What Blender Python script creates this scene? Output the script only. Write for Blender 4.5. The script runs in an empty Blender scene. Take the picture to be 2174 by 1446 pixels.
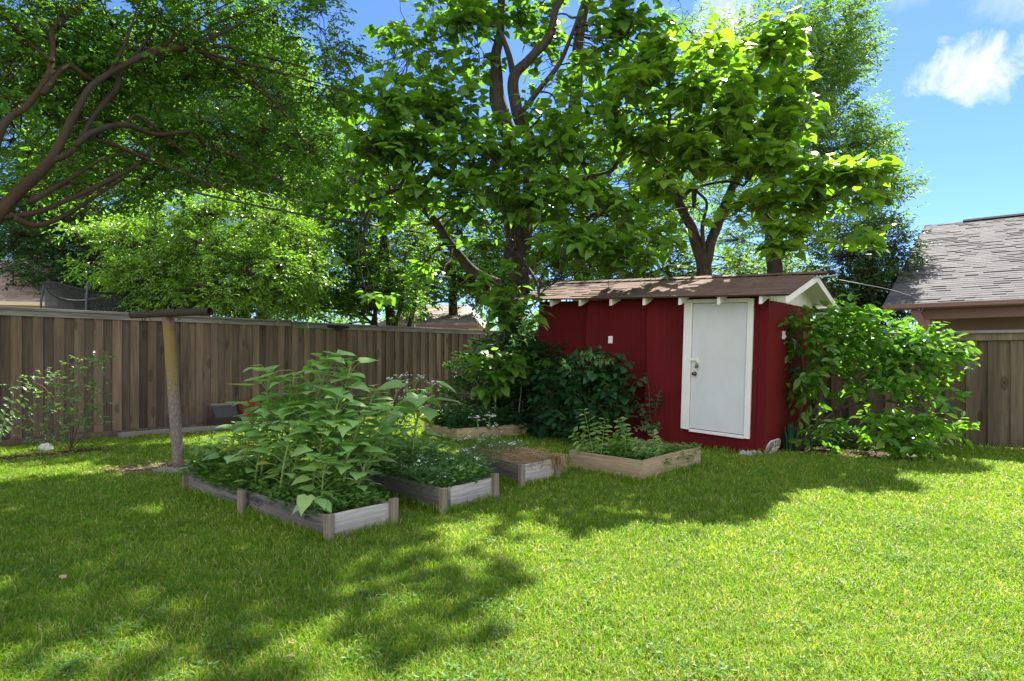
import bpy, math, random
import numpy as np
from mathutils import Vector, Matrix, Quaternion, noise

random.seed(7)
RNG = np.random.default_rng(11)
SC = bpy.context.scene
COL = SC.collection
FPX, CX, HY, CAMH = 1360.0, 1087.0, 755.0, 1.4
SUN_AZ, SUN_EL = math.radians(28), math.radians(50)


def P(px, py, d):
    """survey point: bearing (px, py) of the site photograph at distance d metres"""
    return np.array([(px - CX) / FPX * d, d, CAMH - (py - HY) / FPX * d])


def G(px, py):
    d = FPX * CAMH / (py - HY)
    return np.array([(px - CX) / FPX * d, d, 0.0])


# ------------------------------------------------------------------ objects
def link(o, parent=None):
    COL.objects.link(o)
    if parent is not None:
        o.parent = parent
    return o


def tag(o, label=None, cat=None, group=None, kind=None):
    if label: o['label'] = label
    if cat: o['category'] = cat
    if group: o['group'] = group
    if kind: o['kind'] = kind
    return o


def thing(name, label, cat, loc=(0, 0, 0), rz=0.0, group=None):
    o = bpy.data.objects.new(name, None)
    o.empty_display_size = 0.2
    o.location = loc
    o.rotation_euler = (0, 0, rz)
    link(o)
    return tag(o, label, cat, group)


class MB:
    """collects polygons; build() links them as ONE mesh object"""

    def __init__(self):
        self.v = []; self.n = 0; self.li = []; self.lt = []

    def add(self, verts, faces):
        verts = np.asarray(verts, float).reshape(-1, 3)
        self.v.append(verts)
        for f in faces:
            self.li.append(np.asarray(f, np.int64) + self.n)
            self.lt.append(np.array([len(f)]))
        self.n += len(verts)

    def addq(self, verts, quads):
        verts = np.asarray(verts, float).reshape(-1, 3)
        if isinstance(quads, list) and len({len(f) for f in quads}) > 1: return self.add(verts, quads)
        quads = np.asarray(quads, np.int64)
        self.v.append(verts)
        self.li.append((quads + self.n).ravel())
        self.lt.append(np.full(len(quads), quads.shape[1]))
        self.n += len(verts)

    def box(self, lo, hi, M=None, jit=0.0):
        x0, y0, z0 = lo; x1, y1, z1 = hi
        v = np.array([[x0, y0, z0], [x1, y0, z0], [x1, y1, z0], [x0, y1, z0],
                      [x0, y0, z1], [x1, y0, z1], [x1, y1, z1], [x0, y1, z1]], float)
        if jit: v += RNG.normal(0, jit, v.shape)
        if M is not None: v = v @ M[:3, :3].T + M[:3, 3]
        self.addq(v, [[0, 3, 2, 1], [4, 5, 6, 7], [0, 1, 5, 4], [1, 2, 6, 5], [2, 3, 7, 6], [3, 0, 4, 7]])

    def prism(self, poly, y0, y1, axis='y'):
        """poly = list of (a, z); extruded along axis"""
        n = len(poly)
        if axis == 'y':
            A = [(a, y0, z) for a, z in poly]; B = [(a, y1, z) for a, z in poly]
        else:
            A = [(y0, a, z) for a, z in poly]; B = [(y1, a, z) for a, z in poly]
        f = [list(range(n)), list(range(2 * n - 1, n - 1, -1))]
        for i in range(n):
            j = (i + 1) % n
            f.append([i, n + i, n + j, j])
        self.add(A + B, f)

    def tubes(self, Pts, R, sides=6, cap=True):
        """Pts N x K x 3, R N x K"""
        Pts = np.asarray(Pts, float); R = np.asarray(R, float)
        if Pts.ndim == 2: Pts = Pts[None]; R = R[None]
        N, K, _ = Pts.shape
        if N == 0: return
        T = np.gradient(Pts, axis=1)
        T /= np.linalg.norm(T, axis=2, keepdims=True) + 1e-9
        ref = np.where(np.abs(T[:, :1, 2:3]) > 0.9, np.array([1., 0, 0]), np.array([0, 0, 1.]))
        ref = np.broadcast_to(ref, T.shape)
        U = np.cross(T, ref); U /= np.linalg.norm(U, axis=2, keepdims=True) + 1e-9
        W = np.cross(T, U)
        a = np.arange(sides) * 2 * np.pi / sides
        ring = (U[:, :, None] * np.cos(a)[None, None, :, None] + W[:, :, None] * np.sin(a)[None, None, :, None])
        V = Pts[:, :, None] + ring * R[:, :, None, None]
        V = V.reshape(-1, 3)
        k = np.arange(K - 1)[:, None]; s = np.arange(sides)[None]
        s2 = (s + 1) % sides
        q = np.stack([k * sides + s, k * sides + s2, (k + 1) * sides + s2, (k + 1) * sides + s], -1).reshape(-1, 4)
        Q = (q[None] + (np.arange(N) * K * sides)[:, None, None]).reshape(-1, 4)
        base = self.n
        self.addq(V, Q[:, ::-1])
        if cap:
            off = base + np.arange(N)[:, None] * K * sides
            c1 = off + (K - 1) * sides + np.arange(sides)[None]
            c0 = off + np.arange(sides)[None, ::-1]
            for c in (c1[:, ::-1], c0[:, ::-1]):
                self.li.append(c.ravel().astype(np.int64)); self.lt.append(np.full(N, sides))

    def leaves(self, pos, d, nrm, size, tmpl):
        V, F = tmpl
        V = np.asarray(V, float)
        pos = np.asarray(pos, float); d = np.asarray(d, float); nrm = np.asarray(nrm, float)
        size = np.asarray(size, float)
        if len(pos) == 0: return
        y = d / (np.linalg.norm(d, axis=1, keepdims=True) + 1e-9)
        z = nrm - (nrm * y).sum(1, keepdims=True) * y
        z /= np.linalg.norm(z, axis=1, keepdims=True) + 1e-9
        x = np.cross(y, z)
        # every leaf is bent a little differently
        curl = RNG.uniform(0.3, 1.9, (len(pos), 1)); wide = RNG.uniform(.82, 1.15, (len(pos), 1))
        W = (x[:, None] * (V[None, :, 0] * wide)[..., None] + y[:, None] * V[None, :, 1, None]
             + z[:, None] * (V[None, :, 2] * curl)[..., None])
        W = pos[:, None] + W * size[:, None, None]
        k = len(V)
        F = np.asarray(F)
        Q = (F[None] + (np.arange(len(pos)) * k)[:, None, None]).reshape(-1, F.shape[1])
        self.addq(W.reshape(-1, 3), Q)

    def build(self, name, mat, parent=None, smooth=False, label=None):
        me = bpy.data.meshes.new(name)
        v = np.concatenate(self.v) if self.v else np.zeros((0, 3))
        li = np.concatenate([np.asarray(a).ravel() for a in self.li]); lt = np.concatenate(self.lt)
        ls = np.concatenate([[0], np.cumsum(lt)[:-1]])
        me.vertices.add(len(v)); me.vertices.foreach_set('co', v.astype(np.float32).ravel())
        me.loops.add(len(li)); me.loops.foreach_set('vertex_index', li.astype(np.int32))
        me.polygons.add(len(lt)); me.polygons.foreach_set('loop_start', ls.astype(np.int32))
        me.polygons.foreach_set('loop_total', lt.astype(np.int32))
        me.polygons.foreach_set('use_smooth', np.full(len(lt), bool(smooth)))
        me.update(calc_edges=True); me.validate()
        if mat is not None: me.materials.append(mat)
        o = bpy.data.objects.new(name, me)
        link(o, parent)
        if label: o['label'] = label
        return o


def bevel(o, w=0.004, seg=2):
    m = o.modifiers.new('bevel', 'BEVEL'); m.width = w; m.segments = seg; m.limit_method = 'ANGLE'
    return o


def frame(loc, rz):
    M = np.eye(4); c, s = math.cos(rz), math.sin(rz)
    M[:3, :3] = [[c, -s, 0], [s, c, 0], [0, 0, 1]]; M[:3, 3] = loc
    return M


def spline(pts, n):
    """Catmull-Rom through k x m rows"""
    pts = np.asarray(pts, float)
    if len(pts) == 2:
        t = np.linspace(0, 1, n)[:, None]
        return pts[0] * (1 - t) + pts[1] * t
    p = np.vstack([2 * pts[0] - pts[1], pts, 2 * pts[-1] - pts[-2]])
    out = []
    for u in np.linspace(0, len(pts) - 1 - 1e-6, n):
        i = int(u); t = u - i
        a, b, c, d = p[i], p[i + 1], p[i + 2], p[i + 3]
        out.append(0.5 * ((2 * b) + (-a + c) * t + (2 * a - 5 * b + 4 * c - d) * t * t + (-a + 3 * b - 3 * c + d) * t ** 3))
    return np.array(out)


# ------------------------------------------------------------------ materials
def new_mat(name):
    m = bpy.data.materials.new(name); m.use_nodes = True
    nt = m.node_tree; nt.nodes.clear()
    out = nt.nodes.new('ShaderNodeOutputMaterial')
    return m, nt, out


def nd(nt, typ, **kw):
    n = nt.nodes.new(typ)
    for k, v in kw.items():
        if k.startswith('i_'):
            n.inputs[k[2:].replace('_', ' ')].default_value = v
        else:
            setattr(n, k, v)
    return n


def ramp(nt, fac, stops, interp='LINEAR'):
    r = nt.nodes.new('ShaderNodeValToRGB')
    e = r.color_ramp.elements
    r.color_ramp.interpolation = interp
    while len(e) > 1: e.remove(e[-1])
    e[0].position, e[0].color = stops[0][0], (*stops[0][1], 1)
    for p, c in stops[1:]:
        q = e.new(p); q.color = (*c, 1)
    if fac is not None: nt.links.new(fac, r.inputs[0])
    return r


def mixc(nt, fac, a, b, mode='MIX'):
    m = nt.nodes.new('ShaderNodeMix'); m.data_type = 'RGBA'; m.blend_type = mode
    for s, v in ((m.inputs[0], fac), (m.inputs[6], a), (m.inputs[7], b)):
        if hasattr(v, 'is_output'): nt.links.new(v, s)
        elif isinstance(v, (int, float)): s.default_value = v
        else: s.default_value = (*v, 1)
    return m.outputs[2]


def math_(nt, op, a, b=None, c=None):
    m = nt.nodes.new('ShaderNodeMath'); m.operation = op
    for s, v in zip(m.inputs, (a, b, c)):
        if v is None: continue
        if hasattr(v, 'is_output'): nt.links.new(v, s)
        else: s.default_value = v
    return m.outputs[0]


def coords(nt, scale=(1, 1, 1), island=True, kind='Object'):
    tc = nt.nodes.new('ShaderNodeTexCoord')
    vec = tc.outputs[kind]
    rnd = None
    if island:
        g = nt.nodes.new('ShaderNodeNewGeometry'); rnd = g.outputs['Random Per Island']
        cv = nt.nodes.new('ShaderNodeCombineXYZ')
        m = math_(nt, 'MULTIPLY', rnd, 37.0)
        for i in range(3): nt.links.new(m, cv.inputs[i])
        ad = nt.nodes.new('ShaderNodeVectorMath'); ad.operation = 'ADD'
        nt.links.new(vec, ad.inputs[0]); nt.links.new(cv.outputs[0], ad.inputs[1]); vec = ad.outputs[0]
    mp = nt.nodes.new('ShaderNodeVectorMath'); mp.operation = 'MULTIPLY'
    nt.links.new(vec, mp.inputs[0]); mp.inputs[1].default_value = scale
    return mp.outputs[0], rnd


def noise_(nt, vec, scale, detail=4, rough=.6, dist=0.0):
    n = nt.nodes.new('ShaderNodeTexNoise'); n.inputs['Scale'].default_value = scale
    n.inputs['Detail'].default_value = detail; n.inputs['Roughness'].default_value = rough
    n.inputs['Distortion'].default_value = dist
    nt.links.new(vec, n.inputs['Vector'])
    return n.outputs['Fac']


def principled(nt, out, col, rough=.7, bump=None, bstr=.3, bdist=.01, spec=.3, metal=0.0):
    b = nt.nodes.new('ShaderNodeBsdfPrincipled')
    if hasattr(col, 'is_output'): nt.links.new(col, b.inputs['Base Color'])
    else: b.inputs['Base Color'].default_value = (*col, 1)
    if hasattr(rough, 'is_output'): nt.links.new(rough, b.inputs['Roughness'])
    else: b.inputs['Roughness'].default_value = rough
    b.inputs['Specular IOR Level'].default_value = spec
    b.inputs['Metallic'].default_value = metal
    if bump is not None:
        bp = nt.nodes.new('ShaderNodeBump'); bp.inputs['Strength'].default_value = bstr
        bp.inputs['Distance'].default_value = bdist
        nt.links.new(bump, bp.inputs['Height']); nt.links.new(bp.outputs[0], b.inputs['Normal'])
    nt.links.new(b.outputs[0], out.inputs['Surface'])
    return b


def leaf_mat(name, c1, c2, trans=1.0, tmix=.45, rough=.42, spec=.35, odd=None, tcol=(1.7, 1.75, .55)):
    m, nt, out = new_mat(name)
    g = nt.nodes.new('ShaderNodeNewGeometry'); r = g.outputs['Random Per Island']
    stops = [(0, c1), (.55, tuple((a + b) / 2 for a, b in zip(c1, c2))), (.93, c2)]
    if odd: stops += [(.97, odd)]
    cr = ramp(nt, r, stops)
    tc = nt.nodes.new('ShaderNodeTexCoord')
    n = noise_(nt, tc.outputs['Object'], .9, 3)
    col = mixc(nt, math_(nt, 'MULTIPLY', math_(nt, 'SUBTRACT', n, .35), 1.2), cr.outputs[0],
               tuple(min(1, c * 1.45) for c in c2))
    b = principled(nt, out, col, rough, spec=spec)
    t = nt.nodes.new('ShaderNodeBsdfTranslucent')
    nt.links.new(mixc(nt, 1.0, col, tuple(trans * k for k in tcol), 'MULTIPLY'), t.inputs['Color'])
    mx = nt.nodes.new('ShaderNodeMixShader'); mx.inputs[0].default_value = tmix
    nt.links.new(b.outputs[0], mx.inputs[1]); nt.links.new(t.outputs[0], mx.inputs[2])
    nt.links.new(mx.outputs[0], out.inputs['Surface'])
    return m


def wood_mat(name, dark, mid, light, axis=2, knots=.5, rough=.8, bstr=.35, stain=None, tint=.5):
    m, nt, out = new_mat(name)
    sc = [38.0, 38.0, 38.0]; sc[axis] = 1.6
    v, rnd = coords(nt, tuple(sc))
    g1 = noise_(nt, v, 1.0, 6, .65, .6)
    sb = [6.0, 6.0, 6.0]; sb[axis] = .8
    v2, _ = coords(nt, tuple(sb))
    g2 = noise_(nt, v2, 1.0, 4, .6, .3)
    base = ramp(nt, g1, [(.28, dark), (.5, mid), (.75, light)]).outputs[0]
    blot = ramp(nt, g2, [(.3, (.6, .6, .62)), (.62, (1.1, 1.08, 1.05))]).outputs[0]
    col = mixc(nt, .8, base, blot, 'MULTIPLY')
    if rnd is not None:
        rr = ramp(nt, rnd, [(0, (.52, .50, .49)), (.3, (.85, .84, .83)), (.7, (1.05, 1.04, 1.03)), (1, (1.35, 1.31, 1.26))]).outputs[0]
        col = mixc(nt, tint, col, rr, 'MULTIPLY')
    if knots:
        sk = [5.5, 5.5, 5.5]; sk[axis] = 2.2
        vk, _ = coords(nt, tuple(sk))
        vo = nt.nodes.new('ShaderNodeTexVoronoi'); vo.inputs['Scale'].default_value = .75
        nt.links.new(vk, vo.inputs['Vector'])
        nk = math_(nt, 'ADD', vo.outputs['Distance'], math_(nt, 'MULTIPLY', math_(nt, 'SUBTRACT', g1, .5), .12))
        kf = ramp(nt, nk, [(.05, (1, 1, 1)), (.10, (.35, .35, .35)), (.14, (.85, .85, .85)), (.22, (0, 0, 0))]).outputs[0]
        col = mixc(nt, math_(nt, 'MULTIPLY', kf, knots), col, tuple(c * .35 for c in dark))
    if stain:
        tc = nt.nodes.new('ShaderNodeTexCoord'); sp = nt.nodes.new('ShaderNodeSeparateXYZ')
        nt.links.new(tc.outputs['Object'], sp.inputs[0])
        h = math_(nt, 'ADD', sp.outputs[2], math_(nt, 'MULTIPLY', math_(nt, 'SUBTRACT', g2, .5), stain[1] * 1.6))
        f = ramp(nt, math_(nt, 'DIVIDE', h, stain[1]), [(0.05, (1, 1, 1)), (.95, (0, 0, 0))]).outputs[0]
        col = mixc(nt, math_(nt, 'MULTIPLY', f, stain[2]), col, stain[0])
    principled(nt, out, col, rough, g1, bstr, .006, .25)
    return m


def paint_mat(name, col, dirt, amount=.35, rough=.5, scale=3.0, chip=None):
    m, nt, out = new_mat(name)
    v, _ = coords(nt, (1, 1, .6), island=False)
    n = noise_(nt, v, scale, 6, .65, .4)
    f = ramp(nt, n, [(.42, (0, 0, 0)), (.72, (1, 1, 1))]).outputs[0]
    c = mixc(nt, math_(nt, 'MULTIPLY', f, amount), col, dirt)
    n2 = noise_(nt, v, 45, 4, .7)
    if chip:
        f2 = ramp(nt, n2, [(chip[1], (0, 0, 0)), (chip[1] + .03, (1, 1, 1))]).outputs[0]
        c = mixc(nt, f2, c, chip[0])
    principled(nt, out, c, rough, n2, .12, .004, .10)
    return m


def bark_mat(name, dark, light, zs=.25, scale=14, moss=None):
    m, nt, out = new_mat(name)
    v, _ = coords(nt, (1, 1, zs), island=False)
    n = noise_(nt, v, scale, 8, .7, .5)
    col = ramp(nt, n, [(.3, dark), (.7, light)]).outputs[0]
    if moss:
        n3 = noise_(nt, v, 3.0, 3)
        col = mixc(nt, ramp(nt, n3, [(.5, (0, 0, 0)), (.62, (1, 1, 1))]).outputs[0], col, moss)
    principled(nt, out, col, .9, n, .8, .03, .2)
    return m


def shingle_mat(name, a, b, c, grain=.3):
    m, nt, out = new_mat(name)
    v, rnd = coords(nt, (1, 1, 1))
    col = ramp(nt, rnd, [(0, a), (.5, b), (1, c)]).outputs[0]
    n = noise_(nt, v, 180, 3, .7)
    col = mixc(nt, grain, col, ramp(nt, n, [(.35, (.25, .25, .25)), (.65, (1.5, 1.5, 1.5))]).outputs[0], 'MULTIPLY')
    v2, _ = coords(nt, (1, 1, 1), island=False)
    n2 = noise_(nt, v2, 1.6, 5, .6)
    col = mixc(nt, .5, col, ramp(nt, n2, [(.35, (.72, .7, .7)), (.65, (1.12, 1.1, 1.08))]).outputs[0], 'MULTIPLY')
    principled(nt, out, col, .92, n, .5, .004, .2)
    return m


def plain_mat(name, col, rough=.6, metal=0.0, spec=.4, var=.25, scale=20):
    m, nt, out = new_mat(name)
    v, _ = coords(nt, (1, 1, 1), island=False)
    n = noise_(nt, v, scale, 5, .65)
    c = mixc(nt, n, tuple(x * (1 - var) for x in col), tuple(min(1, x * (1 + var)) for x in col))
    principled(nt, out, c, rough, n, .15, .003, spec, metal)
    return m


M = {}
M['catalpa'] = leaf_mat('catalpa_leaf', (0.046, 0.121, 0.022), (0.139, 0.275, 0.038), 1.0, .46, .38, .4)
M['catalpa_sun'] = leaf_mat('sunlit_catalpa_leaf', (0.053, 0.128, 0.019), (0.164, 0.285, 0.034), 1.05, .5, .38, .4)  # catalpa leaf copy with the sunlit yellow-green put into its colour
M['crape'] = leaf_mat('crape_leaf', (0.032, 0.092, 0.015), (0.104, 0.225, 0.032), 1.0, .48, .45, .35)
M['elm'] = leaf_mat('elm_leaf', (0.080, 0.180, 0.054), (0.161, 0.270, 0.064), 1.0, .42, .45, .35)
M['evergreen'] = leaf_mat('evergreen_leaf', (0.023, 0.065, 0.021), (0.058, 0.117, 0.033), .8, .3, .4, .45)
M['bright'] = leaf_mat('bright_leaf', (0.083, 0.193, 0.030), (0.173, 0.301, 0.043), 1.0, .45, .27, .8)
M['mid'] = leaf_mat('mid_leaf', (0.041, 0.112, 0.020), (0.125, 0.248, 0.038), 1.0, .46, .45, .3)
M['back'] = leaf_mat('back_leaf', (0.060, 0.144, 0.022), (0.132, 0.228, 0.030), 1.0, .5, .5, .25)
M['sunflower'] = leaf_mat('sunflower_leaf', (0.190, 0.359, 0.112), (0.281, 0.449, 0.157), .9, .36, .40, .5, odd=(.28, .27, .04))
M['weed'] = leaf_mat('weed_leaf', (.06, .15, .03), (.12, .22, .05), .9, .4, .5, .25)
M['herb'] = leaf_mat('herb_leaf', (.065, .16, .055), (.13, .24, .085), .8, .38, .5, .25)
M['palemint'] = leaf_mat('pale_leaf', (.13, .23, .06), (.24, .34, .12), .8, .38, .4, .4)
M['shrub'] = leaf_mat('shrub_leaf', (0.045, 0.130, 0.020), (0.122, 0.259, 0.031), 1.05, .46, .27, .6, odd=(.16, .2, .02))
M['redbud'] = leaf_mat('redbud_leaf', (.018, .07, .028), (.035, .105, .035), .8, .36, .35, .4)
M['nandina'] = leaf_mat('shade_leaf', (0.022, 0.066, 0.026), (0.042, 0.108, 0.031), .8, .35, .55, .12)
M['iris'] = leaf_mat('iris_leaf', (.03, .10, .06), (.05, .14, .08), .8, .3, .4, .4)
M['rose'] = leaf_mat('rose_leaf', (0.068, 0.162, 0.054), (0.135, 0.230, 0.081), .9, .4, .35, .5)
M['pod'] = leaf_mat('pod_skin', (.08, .14, .04), (.13, .19, .06), .8, .25, .5, .3)
M['straw'] = leaf_mat('straw', (.22, .15, .08), (.42, .31, .17), .8, .2, .7, .2, tcol=(1, 1, .8))
M['petal'] = plain_mat('white_petal', (.82, .84, .78), .6, var=.06)
M['stem'] = leaf_mat('green_stem', (.17, .27, .07), (.23, .33, .10), .6, .15, .5, .3)
M['twig'] = plain_mat('twig', (.13, .095, .065), .8, var=.4)
M['palewood'] = plain_mat('pale_dead_twig', (.30, .25, .2), .8, var=.35)
M['bark_catalpa'] = bark_mat('catalpa_bark', (.022, .018, .015), (.10, .084, .07), .3, 11)
M['bark_crape'] = bark_mat('crape_bark', (.028, .018, .011), (.072, .044, .027), .22, 6, (.046, .036, .029))
M['bark_dark'] = bark_mat('dark_bark', (.025, .02, .016), (.09, .07, .055), .3, 10)
M['fence'] = wood_mat('fence_wood', (.095, .067, .050), (.165, .119, .091), (.22, .164, .130), 2, .75,
                      stain=((.07, .055, .04), .16, .55), tint=.75)
M['fence_back_shaded'] = wood_mat('fence_back_shaded_wood', (.068, .05, .04), (.122, .093, .075), (.168, .13, .107), 2, .75,
                      stain=((.07, .055, .04), .16, .55), tint=.75)  # recessed boards tinted darker, gap shade put into the wood colour
M['fence_right'] = wood_mat('weathered_fence_wood', (.09, .068, .05), (.15, .115, .083), (.20, .157, .118), 2, .8,
                            stain=((.05, .045, .035), .18, .5), tint=.8)
M['fence_right_back_shaded'] = wood_mat('weathered_fence_back_shaded_wood', (.068, .05, .038), (.122, .094, .068), (.17, .134, .10), 2, .8,
                            stain=((.05, .045, .035), .18, .5), tint=.8)  # same darker tint for the shade on the recessed boards
M['fence_cap'] = wood_mat('fence_cap_wood', (.10, .094, .10), (.19, .18, .187), (.28, .27, .28), 0, .3, tint=.5)
M['bedwood'] = wood_mat('grey_bed_wood', (.26, .24, .24), (.45, .425, .425), (.58, .555, .555), 0, .7,
                        stain=((.25, .175, .10), .085, .6), tint=.5)
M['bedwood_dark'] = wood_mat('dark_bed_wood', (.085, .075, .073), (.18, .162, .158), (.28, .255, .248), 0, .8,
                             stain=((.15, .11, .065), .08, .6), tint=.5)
M['bedpost'] = wood_mat('bed_post_wood', (.12, .10, .08), (.24, .205, .165), (.35, .305, .255), 2, .4,
                        stain=((.27, .14, .07), .07, .6), tint=.4)
M['bednew'] = wood_mat('brown_bed_wood', (.21, .155, .095), (.37, .285, .18), (.49, .395, .265), 0, .7,
                       stain=((.13, .09, .06), .06, .5), tint=.35)
M['red'] = paint_mat('red_paint', (.118, .009, .011), (.062, .008, .009), .8, .75, 1.3, ((.30, .07, .05), .73))
M['red_side'] = paint_mat('red_paint_side', (.14, .012, .014), (.105, .018, .010), .55, .5, 1.2, ((.42, .22, .1), .76))
M['white'] = paint_mat('white_paint', (.76, .755, .72), (.58, .55, .48), .45, .5, 2.2, ((.35, .3, .25), .79))
M['door'] = paint_mat('white_door_paint', (.60, .62, .63), (.50, .49, .45), .5, .42, 1.8, ((.25, .2, .16), .80))
M['shed_shingle'] = shingle_mat('shed_shingle', (.135, .09, .067), (.16, .107, .08), (.19, .13, .098), .5)
M['house_shingle'] = shingle_mat('house_shingle', (.088, .085, .09), (.108, .105, .11), (.128, .125, .129), .3)
M['left_shingle'] = shingle_mat('left_house_shingle', (.30, .22, .185), (.42, .32, .27), (.5, .4, .34), .3)
M['far_shingle'] = shingle_mat('far_house_shingle', (.25, .20, .18), (.33, .27, .245), (.4, .33, .3), .3)
M['mauve'] = plain_mat('brown_trim_paint', (.22, .125, .108), .5, var=.12)
M['tan'] = plain_mat('tan_post_paint', (.30, .17, .10), .5, var=.12)
M['brownwall'] = plain_mat('brown_wall_paint', (.25, .18, .14), .7, var=.12)
M['cream'] = plain_mat('cream_paint', (.62, .52, .36), .6, var=.08)
M['black'] = plain_mat('black_metal', (.012, .012, .013), .5, .3)
M['net'] = plain_mat('black_netting', (.016, .018, .02), .9)
M['cable'] = plain_mat('cable_sheath', (.03, .03, .032), .5)
M['cablewhite'] = plain_mat('pale_cable', (.5, .5, .5), .5)
M['steel'] = plain_mat('grey_steel', (.32, .33, .35), .4, .7)
M['darksteel'] = plain_mat('dark_steel', (.07, .075, .09), .5, .3)
M['ridge'] = plain_mat('dark_ridge_cap', (.03, .028, .028), 1.0, 0.0, .05)
M['brass'] = plain_mat('old_brass', (.16, .11, .05), .35, .9)
M['concrete'] = plain_mat('weathered_concrete', (.23, .215, .195), .9, var=.4, scale=12)
M['slate'] = plain_mat('slate_block', (.05, .052, .058), .9, var=.4, scale=10)
M['brick'] = plain_mat('red_brick', (.21, .045, .03), .85, var=.45, scale=25)
M['rock'] = plain_mat('white_rock', (.62, .60, .57), .8, var=.35, scale=16)
M['plastic'] = plain_mat('white_plastic', (.78, .79, .80), .35, var=.04)
M['edging'] = paint_mat('white_edging_paint', (.42, .41, .40), (.16, .14, .12), .85, .6, 14)


def soil_mat(name, a, b, c):
    m, nt, out = new_mat(name)
    v, _ = coords(nt, (1, 1, 1), island=False)
    n = noise_(nt, v, 9, 8, .7); n2 = noise_(nt, v, 70, 5, .75)
    col = ramp(nt, n, [(.3, a), (.5, b), (.72, c)]).outputs[0]
    col = mixc(nt, .6, col, ramp(nt, n2, [(.3, (.4, .4, .4)), (.7, (1.5, 1.45, 1.4))]).outputs[0], 'MULTIPLY')
    principled(nt, out, col, .95, n2, .9, .02, .15)
    return m


M['soil'] = soil_mat('bed_soil', (.03, .022, .014), (.055, .04, .026), (.09, .066, .045))
M['dirt'] = soil_mat('bare_dirt', (.09, .062, .042), (.17, .12, .085), (.26, .19, .14))
M['mulch'] = soil_mat('leaf_mulch', (.03, .022, .016), (.065, .046, .032), (.13, .092, .066))
M['lawnbase'] = soil_mat('lawn_thatch', (.08, .095, .028), (.15, .15, .055), (.25, .22, .11))


def pole_mat():
    m, nt, out = new_mat('rusty_pole_paint')
    v, _ = coords(nt, (1, 1, .5), island=False)
    n = noise_(nt, v, 7, 6, .7, .5); n2 = noise_(nt, v, 60, 4, .7)
    col = ramp(nt, n2, [(.3, (.10, .075, .062)), (.55, (.20, .165, .145)), (.7, (.33, .30, .28))]).outputs[0]
    tc = nt.nodes.new('ShaderNodeTexCoord'); sp = nt.nodes.new('ShaderNodeSeparateXYZ')
    nt.links.new(tc.outputs['Object'], sp.inputs[0])
    z = sp.outputs[2]
    # yellow lichen patch on the upper half, rust streak below the bar
    zz = ramp(nt, math_(nt, 'DIVIDE', z, 2.0), [(.40, (0, 0, 0)), (.62, (1, 1, 1)), (.86, (1, 1, 1)), (.93, (0, 0, 0))]).outputs[0]
    lf = math_(nt, 'MULTIPLY', zz, ramp(nt, n, [(.36, (0, 0, 0)), (.52, (1, 1, 1))]).outputs[0])
    col = mixc(nt, math_(nt, 'MULTIPLY', lf, .85), col, (.22, .155, .03))
    rz = ramp(nt, math_(nt, 'DIVIDE', z, 2.0), [(.0, (1, 1, 1)), (.1, (0, 0, 0)), (.84, (0, 0, 0)), (.92, (1, 1, 1))]).outputs[0]
    col = mixc(nt, math_(nt, 'MULTIPLY', rz, ramp(nt, n, [(.4, (0, 0, 0)), (.6, (1, 1, 1))]).outputs[0]), col, (.15, .06, .035))
    principled(nt, out, col, .75, n2, .4, .004, .3)
    return m


M['decking'] = plain_mat('dark_decking', (.07, .035, .028), .9)
M['pole'] = pole_mat()
M['rust'] = plain_mat('dark_rust', (.042, .026, .02), .85, var=.55, scale=40)


def grass_mat():
    m, nt, out = new_mat('grass_blade')
    g = nt.nodes.new('ShaderNodeNewGeometry'); r = g.outputs['Random Per Island']
    cr = ramp(nt, r, [(0, (.075, .20, .012)), (.42, (.14, .285, .016)), (.74, (.205, .33, .024)), (.89, (.29, .34, .06)), (1, (.50, .45, .24))])
    tc = nt.nodes.new('ShaderNodeTexCoord')
    n = noise_(nt, tc.outputs['Object'], .75, 5, .65)
    n2 = noise_(nt, tc.outputs['Object'], 5.0, 4, .6)
    col = mixc(nt, .75, cr.outputs[0], ramp(nt, n, [(.3, (.72, .82, .7)), (.5, (1, 1, 1)), (.68, (1.3, 1.16, 1.35))]).outputs[0], 'MULTIPLY')
    col = mixc(nt, .7, col, ramp(nt, n2, [(.3, (.72, .8, .75)), (.5, (1, 1, 1)), (.7, (1.3, 1.18, 1.35))]).outputs[0], 'MULTIPLY')
    b = principled(nt, out, col, .5, spec=.25)
    t = nt.nodes.new('ShaderNodeBsdfTranslucent')
    nt.links.new(mixc(nt, 1.0, col, (1.6, 1.5, .8), 'MULTIPLY'), t.inputs['Color'])
    mx = nt.nodes.new('ShaderNodeMixShader'); mx.inputs[0].default_value = .42
    nt.links.new(b.outputs[0], mx.inputs[1]); nt.links.new(t.outputs[0], mx.inputs[2])
    nt.links.new(mx.outputs[0], out.inputs['Surface'])
    return m


M['grass'] = grass_mat()

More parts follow.
